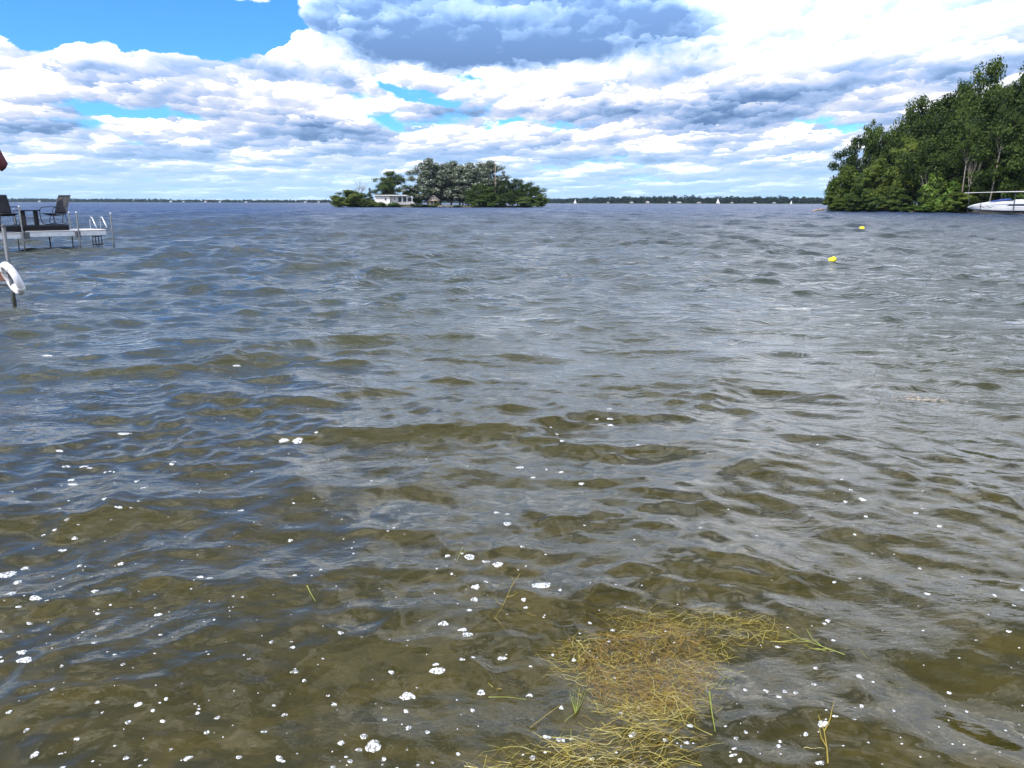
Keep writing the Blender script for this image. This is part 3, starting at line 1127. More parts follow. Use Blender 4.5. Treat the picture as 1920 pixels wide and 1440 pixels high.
pt('oak', 1778, 58, 158, 22, 'tree', 'dark leaning tree left of the tallest tree')
pt('oak2', 1760, 90, 230, 10, 'tree', 'dark shaded tree behind the light undergrowth')
pt('oak', 1829, 74, 118, 20, 'tree', 'tallest pointed dark tree of the wooded point')
pt('oak3', 1812, 80, 180, 13, 'tree', 'dark tree below the tallest pointed tree')
pt('oak2', 1885, 104, 124, 18, 'tree', 'broad dark tree right of the tallest one')
pt('oak', 1915, 80, 112, 26, 'tree', 'dark tree at the right edge behind the broad one')
pt('oak3', 1945, 96, 116, 16, 'tree', 'dark tree cut by the right edge above the boat')
pt('oak2', 1905, 92, 205, 9, 'tree', 'dark shaded tree above the moored boat')
pt('oak3', 1850, 84, 230, 10, 'tree', 'dark tree behind the right pale trunk')
pt('oak3', 1780, 70, 270, 7, 'tree', 'dark shaded tree behind the left pale trunk')
pt('oak2', 1725, 70, 260, 9, 'tree', 'dark tree right of the taller yellow green tree')
pt('oak', 1980, 100, 108, 20, 'tree', 'tall dark tree at the far right end of the grove')
pt('oak3', 1890, 70, 300, 12, 'tree', 'low dark tree in the shade behind the boat lift')
pt('oak2', 1835, 60, 305, 14, 'tree', 'low dark tree in the shade between the two pale trunks')
pt('pale', 1800, 84, 225, 3.5, 'tree', 'slender tree with a straight pale trunk left of the boat')
pt('pale', 1853, 90, 190, 4.5, 'tree', 'taller slender tree with a leaning pale trunk behind the boat', ).rotation_euler = (0, R(5), 0.4)
pt('bare2', 1812, 50, 250, 5.0, 'tree', 'dead pale branches beside the straight pale trunk')
pt('bare2', 1735, 40, 290, 4, 'tree', 'dead broken trunk left of the light undergrowth')
pt('bright', 1748, 44, 318, 4, 'bush', 'tall light green undergrowth left of the straight pale trunk')
pt('bright', 1780, 40, 336, 3.5, 'bush', 'light green undergrowth at the foot of the straight pale trunk')
pt('shrub', 1735, 40, 350, 3, 'bush', 'green shrub below the light undergrowth')
pt('shrub', 1830, 36, 352, 5, 'bush', 'green shrub between the two pale trunks')
pt('bright', 1900, 44, 345, 7, 'bush', 'light green shrub behind the stern of the boat')
pt('shrub', 1930, 50, 340, 6, 'bush', 'green shrub right of the boat at the frame edge')
pt('golden', 1799, 52, 361, 1.6, 'bush', 'rounded yellow green bush at the waterline next to the boat')
pt('bright', 1713, 34, 384, 1.3, 'bush', 'low bright waterside shrub left of the row')
pt('bright', 1740, 40, 379, 1.5, 'bush', 'low bright waterside shrub in the middle of the row')
pt('bright', 1766, 30, 383, 1.3, 'bush', 'low bright waterside shrub next to the yellow green bush')
pt('golden', 1665, 40, 378, 1.4, 'bush', 'low yellow green waterside shrub under the overhanging trees')
pt('shrub', 1605, 46, 368, 1.4, 'bush', 'low green waterside shrub near the tip of the point')
pt('shrub', 1638, 40, 366, 1.4, 'bush', 'low green waterside shrub second from the tip of the point')
pt('shrub', 1690, 40, 366, 2.2, 'bush', 'dark hollow shrub left of the bright waterside row')
pt('golden', 1575, 30, 374, 1.2, 'bush', 'lowest yellow green shrub touching the water at the tip of the point')

pt('oak2', 1722, 80, 190, 26, 'tree', 'dark tree filling the skyline left of the leaning tree')
pt('oak3', 1800, 84, 172, 28, 'tree', 'dark tree filling the skyline just left of the tallest one')
pt('oak2', 1858, 90, 148, 26, 'tree', 'dark tree in the dip right of the tallest one')
pt('green', 1652, 60, 246, 24, 'tree', 'green tree behind the bare grey tree, low on the skyline')

# ------------------------------------------------------------------ far shore
rng = np.random.default_rng(77)


def far_d(px):
    return float(np.interp(px, [-400, 300, 600, 1000, 1150, 1500, 2300], [2650, 2450, 2250, 1750, 1400, 1330, 1300]))


def far_h(px):
    return float(np.interp(px, [-400, 40, 300, 330, 620, 1000, 1080, 1200, 1500, 1560, 2300], [13, 12.5, 11.5, 8.5, 8.0, 7.0, 10.5, 12.5, 11.8, 10, 10]))


bank = MB()
cols_ = list(range(-420, 2321, 20))
vs = []
for px in cols_:
    d = far_d(px)
    dr = ray(px, 384)
    ux, uy = dr.x / dr.y, 1.0
    for off, z in ((0, -2.0), (0, 0.5), (25, 1.4), (300, 3.0)):
        vs.append((ux * (d + off), uy * (d + off), z))
fs = []
for i in range(len(cols_) - 1):
    for k in range(3):
        a = i * 4 + k
        fs.append((a, a + 4, a + 5, a + 1))
bank.add(vs, fs)
tag(bank.build('far_shore', material('far_bank', (0.07, 0.08, 0.04), 0.95, vary=0.3, scale=0.05)), 'low far bank of the lake', kind='structure')


def treeline(px0, px1, seed, name, label):
    rg = np.random.default_rng(seed)
    C, Rr, N = [], [], []
    px = px0
    while px < px1:
        d = far_d(px)
        for row in range(3):
            dd = d + 14 + row * 22 + rg.uniform(-8, 8)
            pj = px + rg.uniform(-4, 4)
            u = ray(pj, 384)
            x = u.x / u.y * dd
            h = far_h(pj) * rg.uniform(0.72, 1.12) * (1.22 if rg.uniform() < 0.06 else 1) + row * 0.7
            w = rg.uniform(4.5, 8.5)
            for q in range(5):
                z = h * (0.18 + 0.70 * (q + rg.uniform(0, 0.6)) / 5)
                C.append((x + rg.normal(0, w * 0.25), dd + rg.normal(0, 2), z))
                Rr.append((w * (0.75 - 0.35 * q / 5), w * 0.6, h * 0.16))
                N.append(24)
        px += 3.4
    V, F = leaf_quads(rg, np.array(C), np.array(Rr), np.array(N), 1.25, np.array([0, 2000.0, 0.0]) * 0 + np.array([0, 0, -400.0]))
    return tag(link_mesh(name, np_mesh(name, V, F), M['leaf_far']), label, 'treeline', kind='stuff')


treeline(-400, 1060, 5, 'far_treeline', 'long low wooded shoreline on the horizon left of the island')
treeline(1010, 2300, 6, 'far_treeline', 'nearer wooded shoreline on the horizon right of the island')


ORD = ['first', 'second', 'third', 'fourth', 'fifth', 'sixth', 'seventh', 'eighth', 'ninth', 'tenth', 'eleventh', 'twelfth', 'thirteenth',
       'fourteenth', 'fifteenth', 'sixteenth', 'seventeenth', 'eighteenth', 'nineteenth']


def far_house(px, wpx, hpx, wall, roof, label, group):
    d = far_d(px) - 3
    u = ray(px, 384)
    W = 0.8 * wpx / FPX * d
    H = 0.66 * hpx / FPX * d
    o = empty('far_house', (u.x / u.y * d, d, 1.0), 0.0)
    D = 7.0
    m = MB()
    m.box((0, 0, H * 0.32), (W, D, H * 0.64))
    m.build('wall', wall, o)
    r_ = MB()
    a, b = W / 2 + 0.3, D / 2 + 0.3
    z0, z1 = H * 0.64 + 0.003, H
    r_.add([(-a, -b, z0), (a, -b, z0), (a, b, z0), (-a, b, z0), (-a * 0.6, 0, z1), (a * 0.6, 0, z1)],
           [(0, 1, 5, 4), (1, 2, 5), (2, 3, 4, 5), (3, 0, 4), (3, 2, 1, 0)])
    r_.build('roof', roof, o)
    tag(o, label, 'house', group)


for i, (px, w, h) in enumerate(((75, 4.5, 4.5), (127, 5, 3), (321, 5, 4.5), (345, 4, 3.5), (386, 5, 4), (413, 4, 4.5), (462, 5, 3.2), (573, 5, 3.5), (598, 4, 3.5))):
    far_house(px, w, h, M['far_wall'], M['grey_roof'],
              ORD[i] + ' tiny white far shore house counted from the left frame edge', 'houses on the far shore left')
for i, (px, w, h) in enumerate(((1140, 4, 3.5), (1184, 7, 4), (1214, 7, 5.5), (1255, 4, 4), (1273, 9, 4.5), (1310, 8, 3.5), (1372, 4, 3.5), (1415, 5, 3.5), (1451, 5, 3.5))):
    far_house(px, w, h, M['far_wall'], M['grey_roof'] if px % 2 else M['tan_wall'],
              ORD[i] + ' tiny pale far shore house counted rightwards from the island', 'houses on the far shore right')

# ------------------------------------------------------------------ summer haze over the lake
hz_m = bpy.data.materials.new('thin_haze')
hz_m.use_nodes = True
g = Nodes(hz_m.node_tree)
pv = g.n('ShaderNodeVolumePrincipled')
pv.inputs['Color'].default_value = (0.62, 0.80, 1.0, 1)
pv.inputs['Density'].default_value = HAZE
pv.inputs['Anisotropy'].default_value = 0.2
o = g.n('ShaderNodeOutputMaterial')
g.t.links.new(pv.outputs[0], o.inputs['Volume'])
hb = MB().box((0, 0, 13.0), (8800, 8800, 38.0)).build('haze', hz_m)
tag(hb, 'thin blue summer haze over the whole lake', 'haze', kind='stuff')


# ------------------------------------------------------------------ buildings and mast on the island
def window(parent, x, z, w, h, y, frame_mat, mullions=0):
    """A window in a wall facing the camera (-y): frame bars standing proud, recessed pane."""
    f = MB()
    t = 0.09
    f.box((x - w / 2 - t / 2, y - 0.03, z), (t, 0.10, h + 2 * t))
    f.box((x + w / 2 + t / 2, y - 0.03, z), (t, 0.10, h + 2 * t))
    f.box((x, y - 0.03, z + h / 2 + t / 2), (w, 0.098, t))
    f.box((x, y - 0.03, z - h / 2 - t / 2), (w, 0.13, t))
    for i in range(mullions):
        xx = x - w / 2 + w * (i + 1) / (mullions + 1)
        f.box((xx, y - 0.03, z), (0.06, 0.09, h))
    fr = f.build('window', frame_mat, parent)
    p = MB()
    p.box((x, y - 0.012, z), (w - 0.002, 0.03, h - 0.002))
    p.build('pane', M['dark_glass'], fr)
    return fr


HY = ISL + 9.0                        # front wall of the white house
hx0 = at_y(703, 380, HY).x
hx1 = at_y(762, 380, HY).x
zt = at_y(735, 367, HY).z
zb = 0.5
xm = at_y(731, 380, HY).x
hc = (hx0 + hx1) / 2
house = empty('flat_roofed_house', (hc, HY, 0))
tag(house, 'white flat roofed house with a dark window band on the island', 'house')
m = MB()
m.box(((hx0 + xm) / 2 - hc, 3.0, (zb + zt) / 2), (xm - hx0, 6.0, zt - zb))
m.build('wall', M['siding'], house)
m = MB()
z_sill = at_y(745, 380, HY).z
m.box(((xm + hx1) / 2 - hc, 3.2, (zb + z_sill) / 2), (hx1 - xm - 0.004, 5.6, z_sill - zb))
m.box(((xm + hx1) / 2 - hc, 3.9, (zt + z_sill) / 2), (hx1 - xm - 0.004, 4.2, zt - z_sill - 0.004))
m.build('wall', M['siding'], house)
m = MB()
m.box((0, 2.7, zt + 0.13), (hx1 - hx0 + 0.5, 6.9, 0.24))
m.build('roof', M['white_paint'], house, bevel=0.03)
window(house, at_y(710, 0, HY).x - hc, at_y(710, 373.5, HY).z, 0.55, 0.75, 0, M['white_paint'])
window(house, at_y(728, 0, HY).x - hc, at_y(728, 374, HY).z, 0.6, 0.85, 0, M['white_paint'])
# glazed front: three wide dark windows between white posts
gz0, gz1 = z_sill + 0.12, zt - 0.35
for a, b in ((733.5, 740.5), (743.5, 750), (753, 761)):
    xa_, xb_ = at_y(a, 0, HY).x - hc, at_y(b, 0, HY).x - hc
    window(house, (xa_ + xb_) / 2, (gz0 + gz1) / 2, xb_ - xa_, gz1 - gz0 - 0.2, 1.79, M['white_paint'])
for a in (732, 742, 751.5, 762):
    m = MB()
    m.box((at_y(a, 0, HY).x - hc, 0.35, (z_sill + zt) / 2), (0.14, 0.14, zt - z_sill - 0.01))
    m.build('post', M['white_paint'], house)
# lean-to porch roof and the storey below it
px1 = at_y(771, 0, HY).x - hc
xm_ = xm - hc
m = MB()
m.add([(xm_ + 0.05, -1.6, z_sill - 0.55), (px1, -1.6, z_sill - 0.60), (px1 - 1.3, 0.6, z_sill + 0.45), (xm_ + 0.05, 0.6, z_sill - 0.02),
       (xm_ + 0.05, -1.6, z_sill - 0.68), (px1, -1.6, z_sill - 0.73), (px1 - 1.3, 0.6, z_sill + 0.30), (xm_ + 0.05, 0.6, z_sill - 0.15)],
      [(0, 1, 2, 3), (7, 6, 5, 4), (0, 4, 5, 1), (1, 5, 6, 2), (2, 6, 7, 3), (3, 7, 4, 0)])
m.build('porch_roof', M['grey_roof'], house)
for a in (757, 763, 769.5):
    q = MB()
    q.box((at_y(a, 0, HY).x - hc, -1.35, (0.3 + z_sill - 0.7) / 2), (0.14, 0.14, z_sill - 0.7 - 0.3))
    q.build('porch_post', M['white_paint'], house)
m = MB()
m.box((at_y(766, 0, HY).x - hc, 0.9, 0.9), (1.6, 0.15, 1.6))
m.build('door', M['dark_glass'], house)

# cottage
CY = ISL + 13.0
cx0, cx1 = at_y(797, 0, CY).x, at_y(814, 0, CY).x
cc = (cx0 + cx1) / 2
cw = cx1 - cx0
cz = at_y(805, 374.5, CY).z
cp = at_y(803, 366, CY).z
cot = empty('cottage', (cc, CY, 0))
tag(cot, 'small gabled grey brown cottage under the tallest silvery poplar', 'house')
m = MB()
m.box((0, 2.5, (0.4 + cz) / 2), (cw, 5.0, cz - 0.4))
m.add([(-cw / 2, 0, cz), (cw / 2, 0, cz), (-0.3, 0, cp - 0.15), (-cw / 2, 5, cz), (cw / 2, 5, cz), (-0.3, 5, cp - 0.15)],
      [(0, 1, 2), (5, 4, 3), (0, 2, 5, 3), (1, 4, 5, 2)])
m.build('wall', M['tan_wall'], cot)
m = MB()
e = 0.35
for s, xx in ((-1, -cw / 2 - e), (1, cw / 2 + e)):
    m.beam((xx, 2.5, cz - 0.25), (-0.3 + 0.03 * s, 2.5, cp + 0.02), 5.8, 0.10)
m.build('roof', M['grey_roof'], cot)
window(cot, -0.1, (cz + cp) / 2 - 0.25, 0.7, 0.5, 0, M['white_paint'])
window(cot, -0.5, (0.5 + cz) / 2 + 0.15, 0.9, 1.1, 0, M['white_paint'])
m = MB()
m.box((0.75, -0.02, 1.35), (0.9, 0.08, 1.9))
m.build('door', M['black_board'], cot)
m = MB()
m.box((0, -1.0, cz - 0.35), (cw + 0.5, 2.1, 0.10))
m.build('porch_roof', M['wood'], cot)
for xx in (-cw / 2, 0, cw / 2):
    m = MB()
    m.box((xx, -1.9, (0.4 + cz - 0.4) / 2), (0.12, 0.12, cz - 0.8))
    m.build('porch_post', M['wood'], cot)

# mast
MY = ISL + 12
mb_, mt_ = at_y(929, 380, MY), at_y(929, 300, MY)
mast = empty('radio_mast', (mb_.x, MY, 0))
tag(mast, 'tall thin pale pole rising through the poplars of the island', 'mast')
m = MB()
m.tube([(0, 0, 0.3), (0, 0, mt_.z)], [0.13, 0.08], 8)
m.build('pole', M['wood'], mast, smooth=True)
for dz, L in ((-0.5, 0.9), (-1.3, 1.2)):
    m = MB()
    m.tube([(-L / 2, 0, mt_.z + dz), (L / 2, 0, mt_.z + dz)], 0.035, 5)
    m.build('antenna', M['steel'], mast)

# stony landing
lp = at_y(836, 389, ISL + 3)
landing = MB()
rs = np.random.default_rng(4)
ro = empty('stone_landing', (lp.x, ISL + 3, 0.1))
tag(ro, 'low pale stone landing at the waterline under the island poplars', 'landing')
for i in range(16):
    q = MB()
    x = (i - 7.5) * 0.36
    w = rs.uniform(0.4, 0.7)
    q.lathe([(w * 0.5, 0), (w * 0.6, 0.12), (w * 0.45, 0.28), (w * 0.2, 0.34)], 7, (x, rs.uniform(-0.5, 0.5), 0.05 + 0.1 * (i % 3)))
    q.build('stone', M['stone'], ro)

# log and stones at the tip of the wooded point
tipy = 150.0
tp = at_y(1533, 396, tipy)
lg = empty('driftwood_log', (tp.x, tipy, 0.1))
tag(lg, 'reddish driftwood log lying at the waterline off the tip of the wooded point', 'log')
m = MB()
m.tube([(-1.1, -0.1, 0.0), (-0.4, 0, 0.22), (0.5, 0.05, 0.34), (1.4, 0.2, 0.36)], [0.10, 0.15, 0.19, 0.16], 9)
m.build('trunk', M['wood'], lg, smooth=True)
m = MB()
m.tube([(0.1, 0, 0.3), (0.0, -0.2, 0.55), (-0.2, -0.25, 0.7)], [0.07, 0.05, 0.02], 6)
m.build('branch', M['dead_bark'], lg, smooth=True)


# ------------------------------------------------------------------ dock on the left
ALPHA = 47.0                               # the dock runs out into the lake, away to the right
UX, UYV = math.cos(R(ALPHA)), math.sin(R(ALPHA))
END = Vector((-14.95, 29.0, 0.0))          # near right-hand corner of its end
DZ = 0.63                                  # top of the pale frame
WID = 1.42
dock = empty('boat_dock', END, R(ALPHA))
tag(dock, 'pale metal framed dock on thin posts standing in the lake at left', 'dock')
# local axes: x towards the end (0 = end), y across to the far side


def on_dock(px, yl):
    """Local x on the dock (at local y = yl) of photograph column px, and the world point."""
    d = ray(px, 440)
    k = d.x / d.y
    ex, ey = END.x - UYV * yl, END.y + UX * yl
    s = (ex - k * ey) / (UX - k * UYV)
    return -s, Vector((ex - UX * s, ey - UYV * s, 0))


for a, b, dz in ((-9.0, on_dock(50, 0)[0] - 0.02, -0.04), (on_dock(50, 0)[0] + 0.02, on_dock(146, 0)[0] - 0.02, 0.0), (on_dock(146, 0)[0] + 0.02, 0.0, 0.0)):
    m = MB()
    m.box(((a + b) / 2, 0.03, DZ - 0.085 + dz), (b - a, 0.06, 0.17))
    m.box(((a + b) / 2, WID - 0.03, DZ - 0.085 + dz), (b - a, 0.06, 0.17))
    m.box((a + 0.03, WID / 2, DZ - 0.085 + dz), (0.06, WID - 0.13, 0.168))
    m.box((b - 0.03, WID / 2, DZ - 0.085 + dz), (0.06, WID - 0.13, 0.168))
    for k in range(1, 4):
        m.box(((a + b) / 2, WID * k / 4, DZ - 0.10 + dz), (b - a - 0.13, 0.05, 0.12))
    m.build('frame', M['alu'], dock, bevel=0.008)
q = MB()
q.box((0, 0, 0), (0.138, WID + 0.04, 0.035))
pm = q.mesh('plank', bevel=0.006)
x = -0.072
while x > -8.9:
    o = link_mesh('plank', pm, M['deck_pale'], dock)
    o.location = (x, WID / 2, DZ + 0.0205 + (-0.04 if x < on_dock(50, 0)[0] else 0.0))
    x -= 0.146
for px in (50, 146):
    m = MB()
    m.box((on_dock(px, 0)[0], -0.035, DZ - 0.11), (0.16, 0.066, 0.22))
    m.build('bracket', M['steel'], dock, bevel=0.01)


def dock_post(px, top, yl, rad=0.026):
    xl, wp = on_dock(px, yl)
    zt_ = at_y(px, top, wp.y).z
    m = MB()
    m.tube([(xl, yl, -1.3), (xl, yl, zt_)], rad, 10)
    o = m.build('post', M['steel'], dock, smooth=True)
    c = MB()
    c.lathe([(rad * 1.12, 0), (rad * 1.12, 0.03), (rad * 0.6, 0.04)], 10, (xl, yl, zt_ + 0.001))
    c.build('cap', M['white_plastic'], o)


dock_post(43, 388, -0.06)
dock_post(148, 399, -0.06)
dock_post(211.5, 401, -0.05)
dock_post(134.5, 399, WID + 0.05, 0.022)
dock_post(32, 393, WID + 0.05, 0.022)
for px, yl in ((92, WID - 0.05), (6, WID - 0.06), (-40, 0.05)):
    xl, wp = on_dock(px, yl)
    m = MB()
    m.tube([(xl, yl, -1.3), (xl, yl, DZ - 0.20)], 0.026, 8)
    m.build('leg', M['dark_steel'], dock, smooth=True)
# ladder on the far side, near the end
yb = WID + 0.08
l0, l1 = on_dock(172.5, yb)[0], on_dock(189.5, yb)[0]
lad = MB()
for i in range(4):
    xx = l0 + (l1 - l0) * i / 3
    lad.tube([(xx, yb, -0.25), (xx, yb, DZ - 0.05)], 0.020, 6)
for z in (-0.02, 0.06, 0.36, 0.58):
    lad.tube([(l0, yb - 0.004, z), (l1, yb - 0.004, z)], 0.020, 6)
ladder = lad.build('ladder', M['dark_steel'], dock, smooth=True)
for xx in (l0 - 0.02, l1 + 0.02):
    m = MB()
    p = [(xx, yb, DZ - 0.2), (xx, yb, DZ + 0.10), (xx, yb - 0.02, DZ + 0.30), (xx, yb - 0.08, DZ + 0.42), (xx, yb - 0.16, DZ + 0.47),
         (xx, yb - 0.26, DZ + 0.45), (xx, yb - 0.45, DZ + 0.25), (xx, yb - 0.62, DZ + 0.06)]
    m.tube(p, 0.020, 8)
    m.build('handrail', M['alu'], ladder, smooth=True)

# black platform on the dock
xB = on_dock(132, 0.0)[0]
plat = empty('black_platform', END + Vector((UX * xB, UYV * xB, DZ + 0.04)), R(ALPHA))
tag(plat, 'low black wooden platform on the dock under chairs and table', 'platform')
PL = 7.2
PH = 0.15
for r_, z, h in ((0, 0.040, 0.076), (1, 0.113, 0.066)):
    m = MB()
    m.box((-PL / 2, 0.03, z), (PL - 0.02 * r_, 0.05, h))
    m.build('fascia_board', M['black_board'], plat, bevel=0.006)
m = MB()
m.box((-0.03, WID / 2 + 0.02, 0.075), (0.05, WID - 0.1, 0.145))
m.build('end_board', M['black_board'], plat, bevel=0.006)
q = MB()
q.box((0, 0, 0), (PL, 0.19, 0.030))
pmesh = q.mesh('plank', bevel=0.005)
for i in range(7):
    o = link_mesh('plank', pmesh, M['black_board'], plat)
    o.location = (-PL / 2, 0.11 + i * 0.2, PH + 0.012)
PZ = DZ + 0.04 + PH + 0.027


# sling chair, facing +x in its own axes
def make_chair():
    root = empty('patio_chair')
    s = MB()
    n = 10
    prof = []
    for i in range(n + 1):                 # seat from front to the back crease
        t = i / n
        prof.append((0.27 - 0.52 * t, 0.40 - 0.05 * math.sin(math.pi * t * 0.9) - 0.02 * t))
    for part, pr in (('seat', prof), ('backrest', None)):
        mm = MB()
        if pr is None:
            pr = []
            for i in range(n + 1):
                t = i / n
                pr.append((-0.27 - 0.20 * t - 0.05 * t * t + 0.02 * math.sin(math.pi * t), 0.40 + 0.62 * t))
        w = 0.255
        vs, fs = [], []
        for (x, z) in pr:
            for k in range(7):
                yy = -w + 2 * w * k / 6
                sag = 0.018 * (1 - (yy / w) ** 2)
                for off in (0.0, 0.008):
                    vs.append((x - (sag + off if part == 'backrest' else 0), yy, z - (sag + off if part == 'seat' else 0)))
        L = 14
        for i in range(n):
            for k in range(6):
                a = i * L + k * 2
                fs.append((a, a + 2, a + L + 2, a + L))
                fs.append((a + 1, a + L + 1, a + L + 3, a + 3))
        for i in range(n):
            for k in (0, 12):
                a = i * L + k
                fs.append((a, a + L, a + L + 1, a + 1))
        for k in range(6):
            for i in (0, n):
                a = i * L + k * 2
                fs.append((a, a + 1, a + 3, a + 2))
        mm.add(vs, fs)
        mm.build(part, M['sling'], root, smooth=True)
    m = MB()
    for sy in (-0.27, 0.27):
        m.tube([(0.28, sy, 0.40), (0.0, sy, 0.37), (-0.26, sy, 0.385), (-0.36, sy, 0.64), (-0.47, sy, 0.92), (-0.53, sy, 1.035)], 0.014, 6)
    for x, z in ((0.28, 0.40), (-0.26, 0.385), (-0.53, 1.035)):
        m.tube([(x, -0.27, z), (x, 0.27, z)], 0.013, 6)
    m.build('frame', M['chair_metal'], root, smooth=True)
    for sy in (-0.30, 0.30):
        m = MB()
        m.tube([(-0.36, sy * 0.93, 0.63), (-0.15, sy, 0.635), (0.12, sy, 0.63), (0.27, sy, 0.60), (0.33, sy, 0.52), (0.33, sy, 0.35),
                (0.31, sy, 0.16), (0.25, sy, 0.05), (0.14, sy, 0.02), (-0.15, sy, 0.02), (-0.33, sy, 0.025)], 0.014, 6)
        m.build('armrest', M['chair_metal'], root, smooth=True)
    for sy in (-0.30, 0.30):
        m = MB()
        m.tube([(-0.20, sy * 0.92, 0.37), (-0.24, sy, 0.22), (-0.22, sy, 0.06), (-0.12, sy, 0.03), (-0.03, sy, 0.09), (-0.06, sy, 0.24), (-0.14, sy * 0.92, 0.37)], 0.013, 6)
        m.build('leg', M['chair_metal'], root, smooth=True)
    return root


ch = make_chair()
p = on_dock(107, 0.72)[1]
ch.location = (p.x, p.y, PZ)
ch.rotation_euler = (0, 0, R(252))
tag(ch, 'black sling patio chair right of the small table on the dock', 'chair', 'patio chairs on the dock')
p = on_dock(17, 0.72)[1]
ch2 = copy_thing(ch, (p.x, p.y, PZ), R(322), None, 'black sling patio chair cut by the frame, left of the small table')
# side table
yt = 0.45
t0, t1 = on_dock(39, yt)[0], on_dock(79, yt)[0]
tc_ = on_dock(58.5, yt)
tab = empty('side_table', (tc_[1].x, tc_[1].y, PZ), R(ALPHA))
tag(tab, 'black side table with two broad slab legs between the chairs', 'table')
tw = abs(t1 - t0)
th_ = at_y(58, 393.5, tc_[1].y).z - PZ
m = MB()
m.box((0, 0, th_ - 0.02), (tw, 0.44, 0.035))
m.build('tabletop', M['black_board'], tab, bevel=0.006)
for px in (48, 72):
    m = MB()
    m.box((on_dock(px, yt)[0] - tc_[0], 0, (th_ - 0.04) / 2), (0.045, 0.40, th_ - 0.042))
    m.build('leg', M['black_board'], tab, bevel=0.006)
m = MB()
m.box((0, 0, th_ * 0.48), (tw * 0.55, 0.03, 0.03))
m.build('stretcher', M['chair_metal'], tab)

# folded parasol at the left edge of the frame
up_ = on_dock(-13, 1.05)[1]
um = empty('folded_parasol', (up_.x, up_.y, PZ))
tag(um, 'dark red folded parasol whose edge shows at the left of the frame', 'parasol')
yy = up_.y
zlo, zmid, zhi = at_y(0, 321, yy).z - PZ, at_y(0, 306, yy).z - PZ, at_y(0, 215, yy).z - PZ
r1 = at_y(7.5, 306, yy).x - um.location.x
m = MB()
vs, fs = [], []
nn = 32
rows = [(zhi, 0.03), (zhi - 0.5, r1 * 0.35), ((zhi + zmid) / 2, r1 * 0.60), (zmid + 0.25, r1 * 0.88), (zmid, r1 * 1.0), (zmid - 0.15, r1 * 0.90), (zlo, r1 * 0.72)]
for z, r_ in rows:
    for k in range(nn):
        a = 2 * math.pi * k / nn
        w = 1 - 0.16 * (k % 4 in (1, 2)) * (r_ / r1)
        zz = z + (0.10 if (z == zlo and k % 4 in (1, 2)) else 0)
        vs.append((r_ * w * math.cos(a), r_ * w * math.sin(a), zz))
for i in range(len(rows) - 1):
    for k in range(nn):
        fs.append((i * nn + k, (i + 1) * nn + k, (i + 1) * nn + (k + 1) % nn, i * nn + (k + 1) % nn))
m.add(vs, fs)
m.build('canopy', M['maroon'], um, smooth=True)
m = MB()
m.tube([(0, 0, 0), (0, 0, zhi + 0.12)], 0.024, 8)
m.build('pole', M['dark_steel'], um, smooth=True)
m = MB()
m.lathe([(0.30, 0.0), (0.30, 0.05), (0.06, 0.09), (0.05, 0.25)], 20)
m.build('base', M['black_rubber'], um, smooth=True)

# ------------------------------------------------------------------ near dock with the pole and the life ring
NY = 12.75
pb, ptop = at_y(27.5, 566, NY), at_y(13.5, 426, NY)
nd = empty('near_dock', (at_y(20, 520, NY).x, NY, 0))
tag(nd, 'corner of a nearer dock with a tall grey post at the left edge', 'dock')
nx = at_y(20, 520, NY).x
m = MB()
m.tube([(0, 0, -0.9), (0, 0, ptop.z)], 0.032, 14)
post = m.build('post', M['steel'], nd, smooth=True)
m = MB()
m.lathe([(0.036, 0), (0.036, 0.03), (0.02, 0.045)], 14, (0, 0, ptop.z + 0.001))
m.build('cap', M['steel'], post)
zt2 = at_y(8, 506, NY).z
m = MB()
m.box((-1.03, 0.0, zt2 - 0.105), (1.98, 0.05, 0.15))
m.build('rim_board', M['red_board'], nd, bevel=0.006)
q = MB()
q.box((0, 0, 0), (0.14, 0.22, 0.028))
me_ = q.mesh('plank', bevel=0.005)
for i in range(13):
    o = link_mesh('plank', me_, M['deck_pale'], nd)
    o.location = (-0.11 - i * 0.147, 0.09, zt2 - 0.0145)
m = MB()
m.beam((-2.0, 0.01, at_y(0, 536, NY).z), (-0.03, 0.01, at_y(0, 535, NY).z), 0.03, 0.03)
m.beam((-0.55, 0.03, zt2 - 0.18), (-0.25, 0.03, at_y(0, 538, NY).z), 0.025, 0.025)
m.build('brace', M['dark_steel'], nd)
m = MB()
m.box((-0.015, -0.04, zt2 - 0.03), (0.11, 0.03, 0.06))
m.build('clamp', M['steel'], nd, bevel=0.004)
m = MB()
m.tube([(-1.9, 1.5, -0.9), (-1.9, 1.5, zt2 + 0.4)], 0.032, 10)
m.build('post', M['steel'], nd, smooth=True)

rc = at_y(23.5, 522.5, NY - 0.13)
ring = empty('life_ring', rc)
ring.rotation_mode = 'QUATERNION'
vd = Vector((rc.x, rc.y, 0)).normalized()
ring.rotation_quaternion = (Matrix.Rotation(R(-20), 3, vd) @ Matrix.Rotation(R(-42), 3, 'Z')).to_quaternion()
tag(ring, 'white life ring hanging on the grey post at the left edge', 'life ring')
Rj, rj = 0.232, 0.058
m = MB()
circ = [(Rj * math.cos(a), 0, Rj * math.sin(a)) for a in np.linspace(0, 2 * math.pi, 41)[:-1]]
m.tube(circ, rj, 14, closed=True)
m.build('ring', M['white_plastic'], ring, smooth=True)
for k in range(4):
    a0 = math.pi / 4 + k * math.pi / 2
    arc = [(Rj * math.cos(a), 0, Rj * math.sin(a)) for a in np.linspace(a0 - 0.12, a0 + 0.12, 5)]
    m = MB()
    m.tube(arc, rj + 0.004, 14)
    m.build('strap', M['white_paint'], ring, smooth=True)


